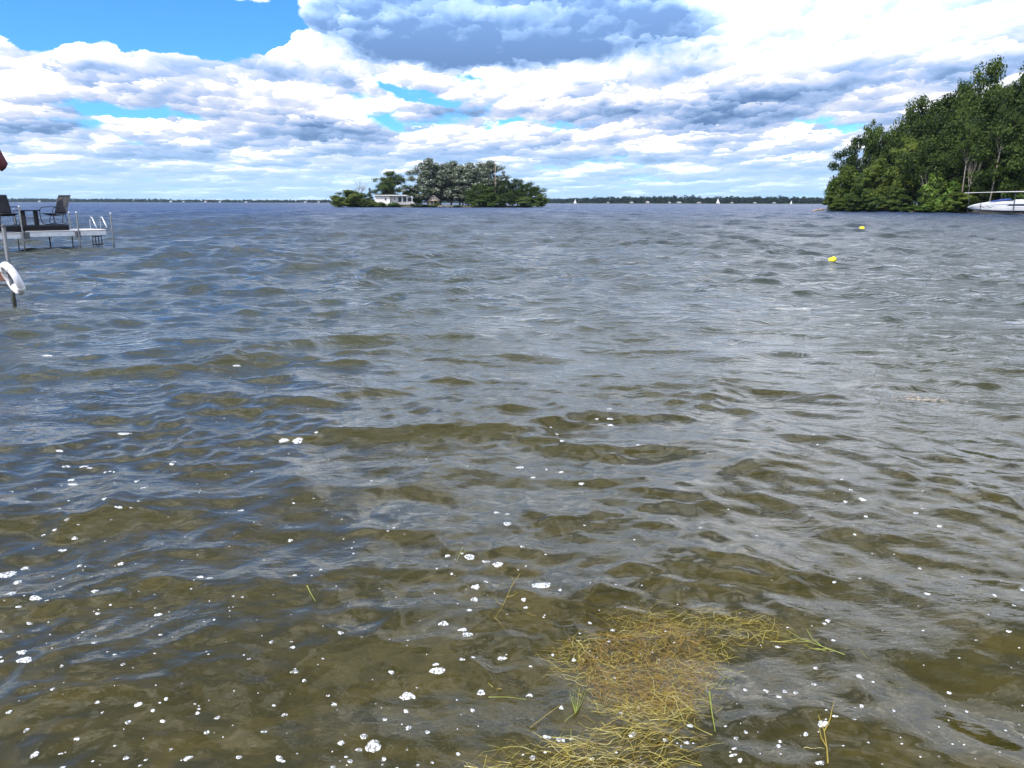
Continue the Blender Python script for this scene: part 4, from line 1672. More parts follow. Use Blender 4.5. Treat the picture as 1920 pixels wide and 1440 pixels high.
# ------------------------------------------------------------------ motor boat on its lift, right
BY = 117.0
bow = at_y(1814.5, 388.5, BY)
SC = BY / FPX                      # metres per photograph pixel at the boat
boat = empty('motor_boat', (bow.x, BY, 0))
tag(boat, 'white motor boat with navy stripes and blue cover on a lift at the right edge', 'motor boat')
zp = lambda py, px=1814: at_y(px, py, BY).z
L = 9.4
# stations: x, sheer z, chine z, keel z, half beam at sheer, at chine
ST = [(0.0, zp(388), zp(388.6), zp(389), 0.02, 0.02), (0.5, zp(386), zp(390.0), zp(391.5), 0.34, 0.10), (1.1, zp(384.0), zp(391.8), zp(394.6), 0.66, 0.36),
      (2.0, zp(382.2), zp(393.0), zp(396.2), 0.98, 0.70), (3.2, zp(380.0), zp(393.8), zp(397.0), 1.18, 0.95), (4.6, zp(378.2), zp(394.2), zp(397.2), 1.27, 1.10),
      (6.2, zp(377.3), zp(394.4), zp(397.2), 1.28, 1.15), (8.0, zp(377.2), zp(394.4), zp(397.2), 1.25, 1.15), (L, zp(377.6), zp(394.4), zp(397.2), 1.22, 1.13)]


def lerp_st(x):
    for a, b in zip(ST, ST[1:]):
        if x <= b[0]:
            t = (x - a[0]) / (b[0] - a[0])
            return [a[i] + (b[i] - a[i]) * t for i in range(6)]
    return list(ST[-1])


def side_pt(x, t, off=0.0):
    """Point on the near (-y) side: t=0 sheer, 1 chine; off = distance proud of the hull."""
    s = lerp_st(x)
    return (x, -(s[4] + (s[5] - s[4]) * t ** 1.3) - off, s[1] + (s[2] - s[1]) * t)


m = MB()
xs = [0, 0.25, 0.5, 0.8, 1.1, 1.55, 2.0, 2.6, 3.2, 3.9, 4.6, 5.4, 6.2, 7.1, 8.0, 8.7, L]
rings = []
for x in xs:
    s = lerp_st(x)
    half = [side_pt(x, t) for t in (0, 0.33, 0.66, 1.0)] + [(x, 0, s[3])]
    ringv = half + [(q[0], -q[1], q[2]) for q in reversed(half[:-1])]
    rings.append(ringv)
vs = [p for r_ in rings for p in r_]
n = len(rings[0])
fs = []
for i in range(len(rings) - 1):
    for k in range(n - 1):
        fs.append((i * n + k, (i + 1) * n + k, (i + 1) * n + k + 1, i * n + k + 1))
fs.append(tuple((len(rings) - 1) * n + k for k in range(n)))
m.add(vs, fs)
m.build('hull', M['gelcoat'], boat, smooth=False)
# deck, slightly crowned
m = MB()
vs, fs = [], []
for x in xs:
    s = lerp_st(x)
    for f in (-1, -0.5, 0, 0.5, 1):
        vs.append((x, f * s[4] * 0.99, s[1] + 0.012 + 0.14 * (1 - f * f) * min(1, x / 2)))
for i in range(len(xs) - 1):
    for k in range(4):
        fs.append((i * 5 + k, i * 5 + k + 1, (i + 1) * 5 + k + 1, (i + 1) * 5 + k))
m.add(vs, fs)
m.build('deck', M['gelcoat'], boat, smooth=True)


def stripe(name, path, w, mat):
    """A band lying on the near side of the hull: path of (x, t)."""
    mm = MB()
    vs, fs = [], []
    for (x, t), ww in zip(path, w):
        vs += [side_pt(x, max(0, t - ww), 0.006), side_pt(x, min(1, t + ww), 0.006), side_pt(x, min(1, t + ww), -0.01), side_pt(x, max(0, t - ww), -0.01)]
    for i in range(len(path) - 1):
        a = i * 4
        fs += [(a, a + 1, a + 5, a + 4), (a + 3, a, a + 4, a + 7), (a + 1, a + 2, a + 6, a + 5)]
    mm.add(vs, fs)
    return mm.build(name, mat, boat)


def run(x0, x1, t0, t1, w0, w1, n=10):
    return [(x0 + (x1 - x0) * i / n, t0 + (t1 - t0) * i / n) for i in range(n + 1)], [w0 + (w1 - w0) * i / n for i in range(n + 1)]


for a in ((2.7, 5.4, 0.28, 0.30, 0.008, 0.03), (4.9, 5.5, 0.46, 0.40, 0.01, 0.09), (5.4, 9.3, 0.40, 0.40, 0.095, 0.11)):
    p_, w_ = run(*a)
    stripe('stripe', p_, w_, M['navy'])
for a in ((1.2, 1.75, 0.40, 0.42, 0.01, 0.035), (1.55, 1.95, 0.54, 0.58, 0.01, 0.05), (2.05, 2.5, 0.40, 0.44, 0.01, 0.04), (2.4, 2.9, 0.62, 0.64, 0.01, 0.04), (2.8, 3.15, 0.45, 0.47, 0.01, 0.03)):
    p_, w_ = run(*a)
    stripe('decal', p_, w_, M['navy'])
for a in ((2.4, 5.5, 0.90, 0.83, 0.012, 0.02), (5.6, 9.2, 0.70, 0.66, 0.02, 0.02), (5.6, 9.2, 0.86, 0.82, 0.03, 0.035)):
    p_, w_ = run(*a)
    stripe('stripe', p_, w_, M['grey_roof'])
# blue cover over the windscreen
m = MB()
vs, fs = [], []
prof = [(2.6, 0.02), (3.3, 0.22), (4.0, 0.42), (4.8, 0.62), (5.5, 0.74), (5.85, 0.72), (6.0, 0.45), (6.05, 0.1)]
for x, h in prof:
    s = lerp_st(x)
    for f in (-1, -0.6, 0, 0.6, 1):
        vs.append((x, f * s[4] * 0.78, s[1] + 0.06 + 0.5 * h * (1 - 0.55 * abs(f) ** 2.5)))
for i in range(len(prof) - 1):
    for k in range(4):
        fs.append((i * 5 + k, i * 5 + k + 1, (i + 1) * 5 + k + 1, (i + 1) * 5 + k))
m.add(vs, fs)
m.build('windscreen_cover', M['blue_canvas'], boat, smooth=True)
m = MB()
rail = [(0.2, -0.15, zp(387.2) + 0.02), (0.7, -0.42, zp(384.4)), (1.5, -0.74, zp(381.5)), (2.6, -1.0, zp(379.3)), (3.4, -1.1, zp(379.0))]
m.tube(rail, 0.02, 6)
m.build('bow_rail', M['alu'], boat, smooth=True)
m = MB()
m.box((8.4, 0, zp(377) + 0.10), (1.8, 2.0, 0.25))
m.build('engine_cover', M['gelcoat'], boat, bevel=0.05)

lift = empty('boat_lift', (bow.x, BY, 0))
tag(lift, 'metal boat lift with thin posts and a long pale canopy rail', 'boat lift')
for x, y, top in ((0.95, -1.55, 379), (5.75, -1.55, 359.5), (0.95, 1.55, 362), (5.75, 1.55, 359), (10.2, -1.55, 358.5), (10.2, 1.55, 358.5)):
    m = MB()
    m.box((x, y, (zp(top) - 1.2) / 2), (0.07, 0.07, zp(top) + 1.2))
    m.build('post', M['dark_steel'], lift)
for y in (-1.55, 1.55):
    m = MB()
    m.beam((0.15, y, zp(361.3)), (5.0, y, zp(359.6)), 0.06, 0.07)
    m.beam((4.9, y - 0.02, zp(359.4)), (11.5, y - 0.02, zp(358.2)), 0.08, 0.10)
    m.build('canopy_rail', M['deck_pale'], lift)
m = MB()
for x in (0.95, 5.75, 10.2):
    m.beam((x, -1.5, zp(399.3)), (x, 1.5, zp(399.3)), 0.08, 0.12)
for y in (-0.75, 0.75):
    m.beam((0.7, y, zp(398.2)), (10.6, y, zp(398.2)), 0.14, 0.10)
m.build('bunk', M['dark_steel'], lift)
m = MB()
m.beam((0.95, -1.61, zp(400.5)), (10.2, -1.61, zp(400.5)), 0.05, 0.07)
m.build('side_beam', M['dark_steel'], lift)

# ------------------------------------------------------------------ sailing boats far out
def sailboat(px, base, top, y, label, heel, cat='sailing boat'):
    b = at_y(px, base, y)
    H = (base - top) / FPX * y
    o = empty('sailing_boat', (b.x, y, -0.1))
    o.rotation_euler = (0, heel, 0)
    tag(o, label, cat, 'sailing boats in front of the far shore')
    Lh = H * 0.62
    m = MB()
    prof = [(-0.5, 0.10), (-0.3, 0.16), (0.0, 0.18), (0.3, 0.12), (0.5, 0.01)]
    vs, fs = [], []
    for t, w in prof:
        vs += [(t * Lh, -w * Lh, 0.095 * Lh), (t * Lh * 0.93, -w * Lh * 0.6, 0.0), (t * Lh * 0.93, w * Lh * 0.6, 0.0), (t * Lh, w * Lh, 0.095 * Lh)]
    for i in range(4):
        for k in range(3):
            fs.append((i * 4 + k, (i + 1) * 4 + k, (i + 1) * 4 + k + 1, i * 4 + k + 1))
        fs.append((i * 4 + 3, (i + 1) * 4 + 3, (i + 1) * 4, i * 4))
    fs += [(0, 1, 2, 3), (19, 18, 17, 16)]
    m.add(vs, fs)
    m.build('hull', M['gelcoat'], o)
    m = MB()
    m.tube([(0.08 * Lh, 0, 0.09 * Lh), (0.06 * Lh, 0, H)], 0.07, 6)
    m.build('mast', M['alu'], o)

    def sail(name, pts):
        mm = MB()
        mm.add([Vector(p) for p in pts] + [Vector(p) + Vector((0.02, 0.06, 0)) for p in pts], [(0, 1, 2), (5, 4, 3), (0, 3, 4, 1), (1, 4, 5, 2), (2, 5, 3, 0)])
        mm.build(name, M['sail'], o)
    sail('mainsail', [(0.05 * Lh, 0, 0.16 * H), (-0.46 * Lh, 0.12 * Lh, 0.17 * H), (0.04 * Lh, 0.02, 0.99 * H)])
    sail('jib', [(0.48 * Lh, 0, 0.09 * H), (0.12 * Lh, 0.1 * Lh, 0.13 * H), (0.10 * Lh, 0.02, 0.86 * H)])


sailboat(1078, 385.5, 376.5, 1050, 'small white sailing boat nearest the island', R(3))
sailboat(1346, 385.5, 374.5, 1150, 'tallest white sailing boat, halfway between island and wooded point', R(-3))
sailboat(1483, 385.2, 378.5, 1250, 'faint small sailing boat near the wooded point', R(2))

# ------------------------------------------------------------------ yellow floats
def yellow_float(px, py, wpx, label, tilt, rz):
    b = at_z(px, py + 4)
    dx, dy, dz, _ = wave_disp([b.x], [b.y], [WK * 1.15 * b.length])
    W = wpx / FPX * b.y
    o = empty('yellow_float', (b.x + float(dx[0]), b.y + float(dy[0]), float(dz[0]) + 0.25 * W))
    o.rotation_euler = (0, tilt, rz)
    tag(o, label, 'float', 'yellow floats off the wooded point')
    r_ = W / 2
    m = MB()
    m.lathe([(r_ * 0.55, -r_ * 0.55), (r_ * 0.95, -r_ * 0.25), (r_, 0.1 * r_), (r_ * 0.96, 0.42 * r_), (r_ * 0.80, 0.66 * r_), (r_ * 0.45, 0.80 * r_), (r_ * 0.2, 0.84 * r_)], 20)
    m.build('body', M['yellow'], o, smooth=True)
    m = MB()
    m.lathe([(r_ * 1.012, -0.06 * r_), (r_ * 1.03, 0.02 * r_), (r_ * 1.012, 0.10 * r_)], 20)
    m.build('band', M['black_rubber'], o, smooth=True)
    m = MB()
    m.lathe([(r_ * 0.18, 0.83 * r_), (r_ * 0.18, 0.98 * r_), (r_ * 0.10, 1.0 * r_)], 10)
    m.build('cap', M['black_rubber'], o, smooth=True)


yellow_float(1559, 490, 15, 'larger yellow float bobbing nearer to the camera', R(-28), 0.4)
yellow_float(1614, 428, 9.5, 'smaller yellow float bobbing nearer to the wooded point', R(-18), 1.0)

# ------------------------------------------------------------------ gulls
def bird(px, py, y, span, label, mat, bank):
    c = at_y(px, py, y)
    o = empty('bird', c)
    o.rotation_euler = (0, bank, 0.5)
    tag(o, label, 'bird', 'birds over the lake')
    m = MB()
    m.tube([(0, -0.22 * span, 0), (0, -0.15 * span, 0.01), (0, 0.0, 0), (0, 0.16 * span, 0), (0, 0.26 * span, 0.01)],
           [0.012 * span, 0.05 * span, 0.075 * span, 0.05 * span, 0.02 * span], 8)
    m.build('body', mat, o, smooth=True)
    for s in (-1, 1):
        w = MB()
        a = [(s * 0.04 * span, -0.07 * span, 0.02 * span), (s * 0.25 * span, -0.10 * span, 0.14 * span), (s * 0.5 * span, 0.03 * span, 0.08 * span),
             (s * 0.27 * span, 0.07 * span, 0.13 * span), (s * 0.04 * span, 0.10 * span, 0.02 * span)]
        b = [(x, yy_, z - 0.02 * span) for x, yy_, z in a]
        w.add(a + b, [(0, 1, 3, 4), (1, 2, 3), (9, 8, 6, 5), (8, 7, 6), (0, 5, 6, 1), (1, 6, 7, 2), (2, 7, 8, 3), (3, 8, 9, 4)])
        w.build('wing', mat, o)


bird(1354, 297, 150, 0.62, 'dark bird flying highest, above the tallest sailing boat', M['bird_dark'], 0.2)
bird(1172, 313, 150, 0.55, 'dark bird flying between the pale ones, right of the island', M['bird_dark'], -0.2)
bird(1020, 313, 150, 0.55, 'dark bird flying just right of the island treetops', M['bird_dark'], 0.1)
bird(1089, 323, 150, 0.7, 'pale gull flying low between two dark birds', M['bird_pale'], 0.5)
bird(1244, 319, 150, 0.7, 'pale gull with a dark belly below the highest dark bird', M['bird_pale'], -0.5)


# ------------------------------------------------------------------ foam
def on_water(px, py):
    """Undisturbed sheet coordinates of the bit of water surface seen at a photograph point."""
    z, dx, dy = 0.0, 0.0, 0.0
    for _ in range(4):
        p = at_z(px, py, z)
        x0, y0 = p.x - dx, p.y - dy
        r = math.hypot(x0, y0)
        ax, ay, az_, _l = wave_disp([x0], [y0], [WK * 1.15 * r])
        dx, dy, z = float(ax[0]), float(ay[0]), float(az_[0])
    return x0, y0


def lift_pts(pts, up):
    """Sheet coordinates -> points on the wavy surface, raised by `up`."""
    a = np.array(pts, dtype=float)
    r = np.hypot(a[:, 0], a[:, 1])
    dx, dy, dz, _ = wave_disp(a[:, 0], a[:, 1], WK * 1.15 * r)
    return np.stack([a[:, 0] + dx, a[:, 1] + dy, dz + np.asarray(up)], 1)


def foam_material():
    mt = bpy.data.materials.new('bubbly_foam')
    mt.use_nodes = True
    g = Nodes(mt.node_tree)
    pos = g.n('ShaderNodeNewGeometry').outputs['Position']
    p = g.n('ShaderNodeBsdfPrincipled')
    vo = g.n('ShaderNodeTexVoronoi')
    g.put(vo.inputs['Vector'], pos)
    vo.inputs['Scale'].default_value = 120.0
    n = g.noise(pos, 60.0, 4.0, 0.6)
    hole = g.map(g.m('ADD', vo.outputs['Distance'], g.m('MULTIPLY', n, 0.7)), 0.80, 1.0)
    g.put(p.inputs['Base Color'], g.mix(g.map(n, 0.35, 0.7), (0.50, 0.51, 0.50), (0.72, 0.73, 0.73)))
    p.inputs['Roughness'].default_value = 0.6
    b = g.n('ShaderNodeBump')
    b.inputs['Strength'].default_value = 0.35
    b.inputs['Distance'].default_value = 0.002
    g.put(b.inputs['Height'], vo.outputs['Distance'])
    g.put(p.inputs['Normal'], b.outputs[0])
    tr = g.n('ShaderNodeBsdfTransparent')
    ms = g.n('ShaderNodeMixShader')
    g.put(ms.inputs[0], g.m('MULTIPLY', hole, 0.75))
    g.t.links.new(p.outputs[0], ms.inputs[1])
    g.t.links.new(tr.outputs[0], ms.inputs[2])
    o = g.n('ShaderNodeOutputMaterial')
    g.t.links.new(ms.outputs[0], o.inputs[0])
    return mt


M['foam'] = foam_material()
frng = np.random.default_rng(91)


def foam_blob(x0, y0, ax, ay, ang, seg=16):
    """One bubbly raft: half sizes ax, ay in metres, lying on the waves, a few millimetres thick."""
    ph = frng.uniform(0, 6.28, 4)
    am = frng.uniform(0.05, 0.20, 4)
    ca, sa = math.cos(ang), math.sin(ang)
    rings, ups = [(x0, y0)], [0.008]
    thick = min(0.0045, 0.002 + 0.05 * min(ax, ay))
    for f, up in ((0.5, thick), (0.86, thick * 0.75), (1.0, -0.001)):
        for k in range(seg):
            a = 2 * math.pi * k / seg
            r = f * (1 + am[0] * math.sin(2 * a + ph[0]) + am[1] * math.sin(3 * a + ph[1]) + am[2] * 0.6 * math.sin(5 * a + ph[2]) + am[3] * 0.4 * math.sin(8 * a + ph[3]))
            u, v = ax * r * math.cos(a), ay * r * math.sin(a)
            rings.append((x0 + u * ca - v * sa, y0 + u * sa + v * ca))
            ups.append(up)
    ups[0] = thick
    fs = [(0, 1 + k, 1 + (k + 1) % seg) for k in range(seg)]
    for i in range(2):
        for k in range(seg):
            a = 1 + i * seg + k
            b = 1 + i * seg + (k + 1) % seg
            fs.append((a, a + seg, b + seg, b))
    return rings, ups, fs


FOAM = []
for (x, y, w, h) in ((280,32,26,14),(228,75,26,10),(182,98,18,9),(312,110,30,14),(30,262,66,26),(72,295,36,24),(262,161,34,10),(333,225,26,18),(507,218,30,18),(104,236,32,10),(45,341,48,16),(398,332,30,14),(148,360,62,14),(840,272,34,12),(880,276,34,10),(663,430,30,14),(408,426,22,10),(123,467,26,12),(1342,242,22,14),(1873,184,22,16),(1857,468,52,26),(1426,506,32,18),(1136,545,18,12),(1226,567,26,12),(92,588,50,14),(105,620,74,26),(8,625,20,20),(1233,669,34,24),(1638,671,32,22),(1832,664,84,30),(1825,638,36,12),(1706,771,72,30),(1700,835,26,28),(579,806,38,22),(1399,806,30,14),(681,876,24,18),(536,881,28,14),(866,924,22,18),(1523,940,38,26),(1428,967,34,28),(1562,980,80,54),(1710,904,32,20),(1789,922,22,18),(145,1016,36,28),(787,1031,36,18),(1169,1032,40,28),(1000,1028,24,14),(258,646,20,16),(220,742,24,10),(515,638,16,12),(1274,706,22,14),(1216,120,26,14),(38,838,24,10),(322,950,22,12),(408,797,20,12),(695,783,18,10),(640,832,18,10),(827,843,18,10),(910,862,14,10),(110,914,20,14),(528,1030,20,14),(1466,1043,24,16),(1607,1035,22,14),(2,500,16,14)):
    FOAM.append((x / 2.2326, 960 + y / 2.2326, w / 2.2326, h / 2.2326))
for (x, y, w, h) in ((80,52,52,30),(130,27,26,36),(390,46,100,38),(75,112,46,20),(50,162,30,18),(308,112,32,26),(320,150,26,18),(480,66,26,12),(40,278,70,24),(20,255,44,22),(16,395,36,24),(205,390,44,24),(106,551,48,20),(418,764,44,28),(484,777,46,32),(350,861,34,24),(826,752,40,28),(770,650,28,24),(853,622,24,18),(1095,710,28,24),(1360,541,26,16),(1456,545,26,14),(1544,548,16,14),(1898,475,40,26),(1314,770,28,28),(1307,817,30,16),(1515,806,30,24),(1726,700,56,36),(1644,750,26,16),(1712,886,44,24),(1333,873,16,14),(1750,213,28,20),(1733,227,20,12),(1511,336,24,10),(1776,305,14,12),(1908,617,26,18),(632,866,16,14),(978,778,28,18),(1080,790,20,16),(486,624,18,12),(338,566,12,12),(66,637,16,12),(728,258,16,10),(545,398,20,12),(1692,438,14,10),(1516,572,16,12),(1596,554,14,12)):
    FOAM.append((860 + x / 2.526, 1080 + y / 2.526, w / 2.526, h / 2.526))
for (x, y, w, h) in ((755,375,44,20),(968,399,30,12),(822,427,32,10),(690,663,60,20),(1070,459,34,12),(1220,157,40,22),(912,168,18,20),(1216,74,28,14),(635,607,38,12),(692,613,22,14),(766,782,28,20),(640,873,70,40),(495,834,78,26),(578,860,42,20),(1216,125,36,10),(1150,124,24,12),(380,830,32,16),(405,922,18,14),(326,894,18,10),(455,816,28,12),(945,203,22,12),(970,238,30,8),(890,385,16,8),(105,685,14,10),(1360,258,24,10)):
    FOAM.append((700 + x / 2.743, 740 + y / 2.743, w / 2.743, h / 2.743))
for (x, y, w, h) in ((562,514,24,14),(624,566,50,16),(534,578,28,14),(914,640,32,16),(644,660,26,18),(1042,712,30,22),(584,756,20,12),(976,1076,36,16),(1416,1280,30,14),(1488,1054,30,16),(1340,1085,20,12),(474,1014,24,10),(936,940,16,8),(384,270,16,8),(360,215,16,8),(514,458,14,8)):
    FOAM.append((1400 + x / 2.881, 740 + y / 2.881, w / 2.881, h / 2.881))
for (x, y, w, h) in ((1597,803,70,30),(1675,800,90,30),(338,858,40,14),(373,944,42,22),(473,944,42,18),(966,930,40,14),(980,916,34,14),(806,1063,36,18),(590,1127,40,20),(668,1173,46,12),(1357,1192,38,12),(412,1045,54,12),(1328,375,40,14),(1780,752,30,16),(1652,1150,16,16),(700,760,80,8),(268,320,50,8),(640,975,16,8),(590,978,20,10),(508,955,26,10),(402,1020,36,8),(770,1028,26,10)):
    FOAM.append((x / 3.0, 560 + y / 3.0, w / 3.0, h / 3.0))

FOAM_BIG = {(15, 1077): 'long flat foam raft cut by the left edge of the frame, topmost of its cluster', (47, 1238): 'long slanting foam raft in the lower left shallows',
            (820, 1257): 'long tilted foam raft left of the golden weed mat', (764, 1305): 'lumpy foam raft below the long tilted one left of the weed',
            (700, 1399): 'largest ragged foam raft near the bottom edge of the frame', (1014, 1098): 'long pointed foam raft just above the golden weed mat',
            (933, 1058): 'broad curled foam raft beside the forked green sprig', (880, 1044): 'oval elongated foam raft touching the forked green sprig',
            (532, 828): 'slim slanting foam sliver on a wave left of centre', (558, 827): 'wide pointed foam raft next to the slim slanting sliver',
            (832, 1170): 'rounded foam raft left of the branched brown sprig'}
FOAM_ZONE = [(lambda x, y: y < 760, 'foam flecks far out on the bluish left water'),
             (lambda x, y: x < 330 and y < 900, 'foam flecks on the blue waves below the life ring'),
             (lambda x, y: x < 330 and y < 1180, 'foam flecks clustered at the left frame edge'),
             (lambda x, y: x < 330, 'foam flecks in the bottom left corner'),
             (lambda x, y: x < 640 and y < 1180, 'foam flecks around the lone green blade'),
             (lambda x, y: x < 640, 'foam flecks at the bottom left of the weed'),
             (lambda x, y: y < 850, 'foam flecks on the big olive wave in the middle'),
             (lambda x, y: x > 1560 and y < 1240, 'foam flecks near the right frame edge'),
             (lambda x, y: x > 1330 and y < 1160, 'foam flecks on olive waves right of the middle'),
             (lambda x, y: y < 1010, 'foam flecks beyond the curled foam raft'),
             (lambda x, y: x < 1030 and y < 1230, 'foam flecks around the branched brown sprig'),
             (lambda x, y: x < 1000, 'foam flecks just left of the lower weed'),
             (lambda x, y: x < 1320, 'foam flecks caught on the golden weed'),
             (lambda x, y: True, 'foam flecks at the bottom right of the weed')]
NTH = ['leftmost'] + [q + ' from the left' for q in ORD[1:]]
NTH += [q + ' from the left' for q in ('twentieth', 'twenty-first', 'twenty-second', 'twenty-third', 'twenty-fourth', 'twenty-fifth')]
FOAM_LAB = {}
zones = {}
for i, (px, py, w, h) in enumerate(FOAM):
    big = [t for (bx, by), t in FOAM_BIG.items() if w > 15 and math.hypot(px - bx, py - by) < 9 and t not in [q[0] for q in FOAM_LAB.values()]]
    if big:
        FOAM_LAB[i] = (big[0], 'larger foam rafts')
    else:
        zones.setdefault(next(t for f, t in FOAM_ZONE if f(px, py)), []).append(i)
for t, ids in zones.items():
    ids.sort(key=lambda i: FOAM[i][0])
    for k, i in enumerate(ids):
        FOAM_LAB[i] = (NTH[min(k, len(NTH) - 1)] + ' of the ' + t, t)


for i, (px, py, w, h) in enumerate(FOAM):
    x0, y0 = on_water(px, py)
    d = math.hypot(math.hypot(x0, y0), CAM_H)
    dip = math.asin(min(1, CAM_H / d))
    ax = max(0.008, 0.5 * w / FPX * d * 0.78)
    ay = max(0.008, min(0.5 * h / FPX * d / math.sin(dip), ax * 1.1) * 0.80)
    rings, ups, fs = foam_blob(x0, y0, ax, ay, frng.uniform(-0.3, 0.3))
    m = MB().add([tuple(p) for p in lift_pts(rings, ups)], fs)
    o = m.build('foam_patch', M['foam'], None, smooth=True)
    lab, grp = FOAM_LAB[i]
    tag(o, lab, 'foam patch', grp)

# countless specks between them
sv, sup, sf = [], [], []
n_done = 0
while n_done < 520:
    if frng.uniform() < 0.72:
        px, py = frng.uniform(-60, 1980), 1460 - 560 * frng.uniform() ** 1.4
    else:
        px, py = frng.uniform(-60, 900), frng.uniform(700, 1250)
    if frng.uniform() > 0.35 + 0.65 * (0.5 + 0.5 * math.sin(px / 170.0 + 1) * math.cos(py / 90.0)):
        continue
    p = at_z(px, py)
    s = 0.0022 + 0.0055 * frng.uniform() ** 3
    o = len(sv)
    k = 7
    sv.append((p.x, p.y))
    sup.append(0.003)
    el = frng.uniform(0.8, 1.8)
    for q in range(k):
        a = 2 * math.pi * q / k
        r = s * frng.uniform(0.75, 1.2)
        sv.append((p.x + r * math.cos(a) * el, p.y + r * math.sin(a)))
        sup.append(0.0002)
    sf += [(o, o + 1 + q, o + 1 + (q + 1) % k) for q in range(k)]
    n_done += 1
m = MB().add([tuple(p) for p in lift_pts(sv, sup)], sf)
tag(m.build('foam_specks', M['foam'], None, smooth=True), 'countless tiny specks of white foam scattered over the shallow water', 'foam', kind='stuff')

# ------------------------------------------------------------------ water weed
def weed_material(name, cols_, trans=0.25):
    mt = bpy.data.materials.new(name)
    mt.use_nodes = True
    g = Nodes(mt.node_tree)
    rnd = g.n('ShaderNodeNewGeometry').outputs['Random Per Island']
    p = g.n('ShaderNodeBsdfPrincipled')
    g.put(p.inputs['Base Color'], g.ramp(rnd, cols_))
    p.inputs['Roughness'].default_value = 0.35
    tl = g.n('ShaderNodeBsdfTranslucent')
    g.put(tl.inputs['Color'], g.ramp(rnd, cols_))
    ms = g.n('ShaderNodeMixShader')
    ms.inputs[0].default_value = trans
    g.t.links.new(p.outputs[0], ms.inputs[1])
    g.t.links.new(tl.outputs[0], ms.inputs[2])
    o = g.n('ShaderNodeOutputMaterial')
    g.t.links.new(ms.outputs[0], o.inputs[0])
    return mt


M['weed'] = weed_material('golden_weed', [(0.0, (0.14, 0.095, 0.012)), (0.4, (0.29, 0.205, 0.022)), (0.72, (0.42, 0.33, 0.045)), (0.9, (0.52, 0.47, 0.10)), (1.0, (0.62, 0.58, 0.24))])
M['weed_brown'] = weed_material('rusty_weed', [(0.0, (0.13, 0.065, 0.010)), (0.5, (0.27, 0.150, 0.020)), (1.0, (0.40, 0.27, 0.035))])
M['weed_green'] = weed_material('green_weed', [(0.0, (0.13, 0.16, 0.02)), (0.5, (0.24, 0.28, 0.04)), (1.0, (0.38, 0.40, 0.10))])


def in_poly(x, y, poly):
    c = False
    j = len(poly) - 1
    for i in range(len(poly)):
        xi, yi = poly[i]
        xj, yj = poly[j]
        if (yi > y) != (yj > y) and x < (xj - xi) * (y - yi) / (yj - yi) + xi:
            c = not c
        j = i
    return c


def strand_mesh(strands, name):
    """strands: (list of sheet points, list of heights, width) -> ribbons with a ridge, joined in one mesh."""
    P, U, sizes = [], [], []
    for pts, ups, w in strands:
        P += pts
        U += ups
        sizes.append((len(pts), w))
    W = lift_pts(P, U)
    vs, fs = [], []
    o = 0
    for n, w in sizes:
        q = W[o:o + n]
        o += n
        base = len(vs)
        for i in range(n):
            d = q[min(i + 1, n - 1)] - q[max(i - 1, 0)]
            s = np.array([-d[1], d[0], 0.0])
            s /= max(1e-6, np.linalg.norm(s))
            ww = w * (1 - 0.6 * i / (n - 1))
            vs += [tuple(q[i] - s * ww), tuple(q[i] + np.array([0, 0, ww * 0.8])), tuple(q[i] + s * ww)]
        for i in range(n - 1):
            a = base + i * 3
            fs += [(a, a + 1, a + 4, a + 3), (a + 1, a + 2, a + 5, a + 4)]
    me = bpy.data.meshes.new(name)
    me.from_pydata(vs, [], fs)
    me.update()
    return me


MAT_POLY = [(1165, 1152), (1230, 1136), (1310, 1132), (1400, 1150), (1470, 1172), (1450, 1196), (1390, 1205), (1365, 1232), (1345, 1262), (1322, 1300),
            (1300, 1330), (1240, 1338), (1180, 1345), (1120, 1330), (1085, 1300), (1035, 1262), (1030, 1225), (1090, 1200), (1150, 1170)]
LOW_POLY = [(860, 1445), (900, 1415), (980, 1398), (1060, 1385), (1110, 1335), (1150, 1305), (1310, 1300), (1312, 1380), (1270, 1445)]
TAIL_POLY = [(1390, 1160), (1460, 1170), (1520, 1200), (1545, 1215), (1500, 1218), (1440, 1205), (1380, 1212)]
wr = np.random.default_rng(17)


def strands_in(poly, n, lmin, lmax, wmin, wmax, dlo, dhi, ang0=0.35, spread=0.7, wig=0.35):
    out = []
    xs_ = [p[0] for p in poly]
    ys_ = [p[1] for p in poly]
    while len(out) < n:
        px, py = wr.uniform(min(xs_), max(xs_)), wr.uniform(min(ys_), max(ys_))
        if not in_poly(px, py, poly):
            continue
        c = at_z(px, py)
        L = wr.uniform(lmin, lmax)
        a = ang0 + wr.normal(0, spread) + (math.pi if wr.uniform() < 0.5 else 0)
        seg = 7
        x, y = c.x - 0.5 * L * math.cos(a), c.y - 0.5 * L * math.sin(a)
        pts, ups = [], []
        z0 = wr.uniform(dlo, dhi)
        z1 = z0 + wr.normal(0, 0.012)
        cv = wr.normal(0, wig)
        for i in range(seg):
            pts.append((x, y))
            ups.append(min(z0 + (z1 - z0) * i / (seg - 1) + 0.004 * math.sin(i * 1.7 + a), 0.022))
            aa = a + 2.0 * cv * (i / seg - 0.5) + wr.normal(0, 0.22)
            x += L / (seg - 1) * math.cos(aa)
            y += L / (seg - 1) * math.sin(aa)
        out.append((pts, ups, wr.uniform(wmin, wmax)))
    return out


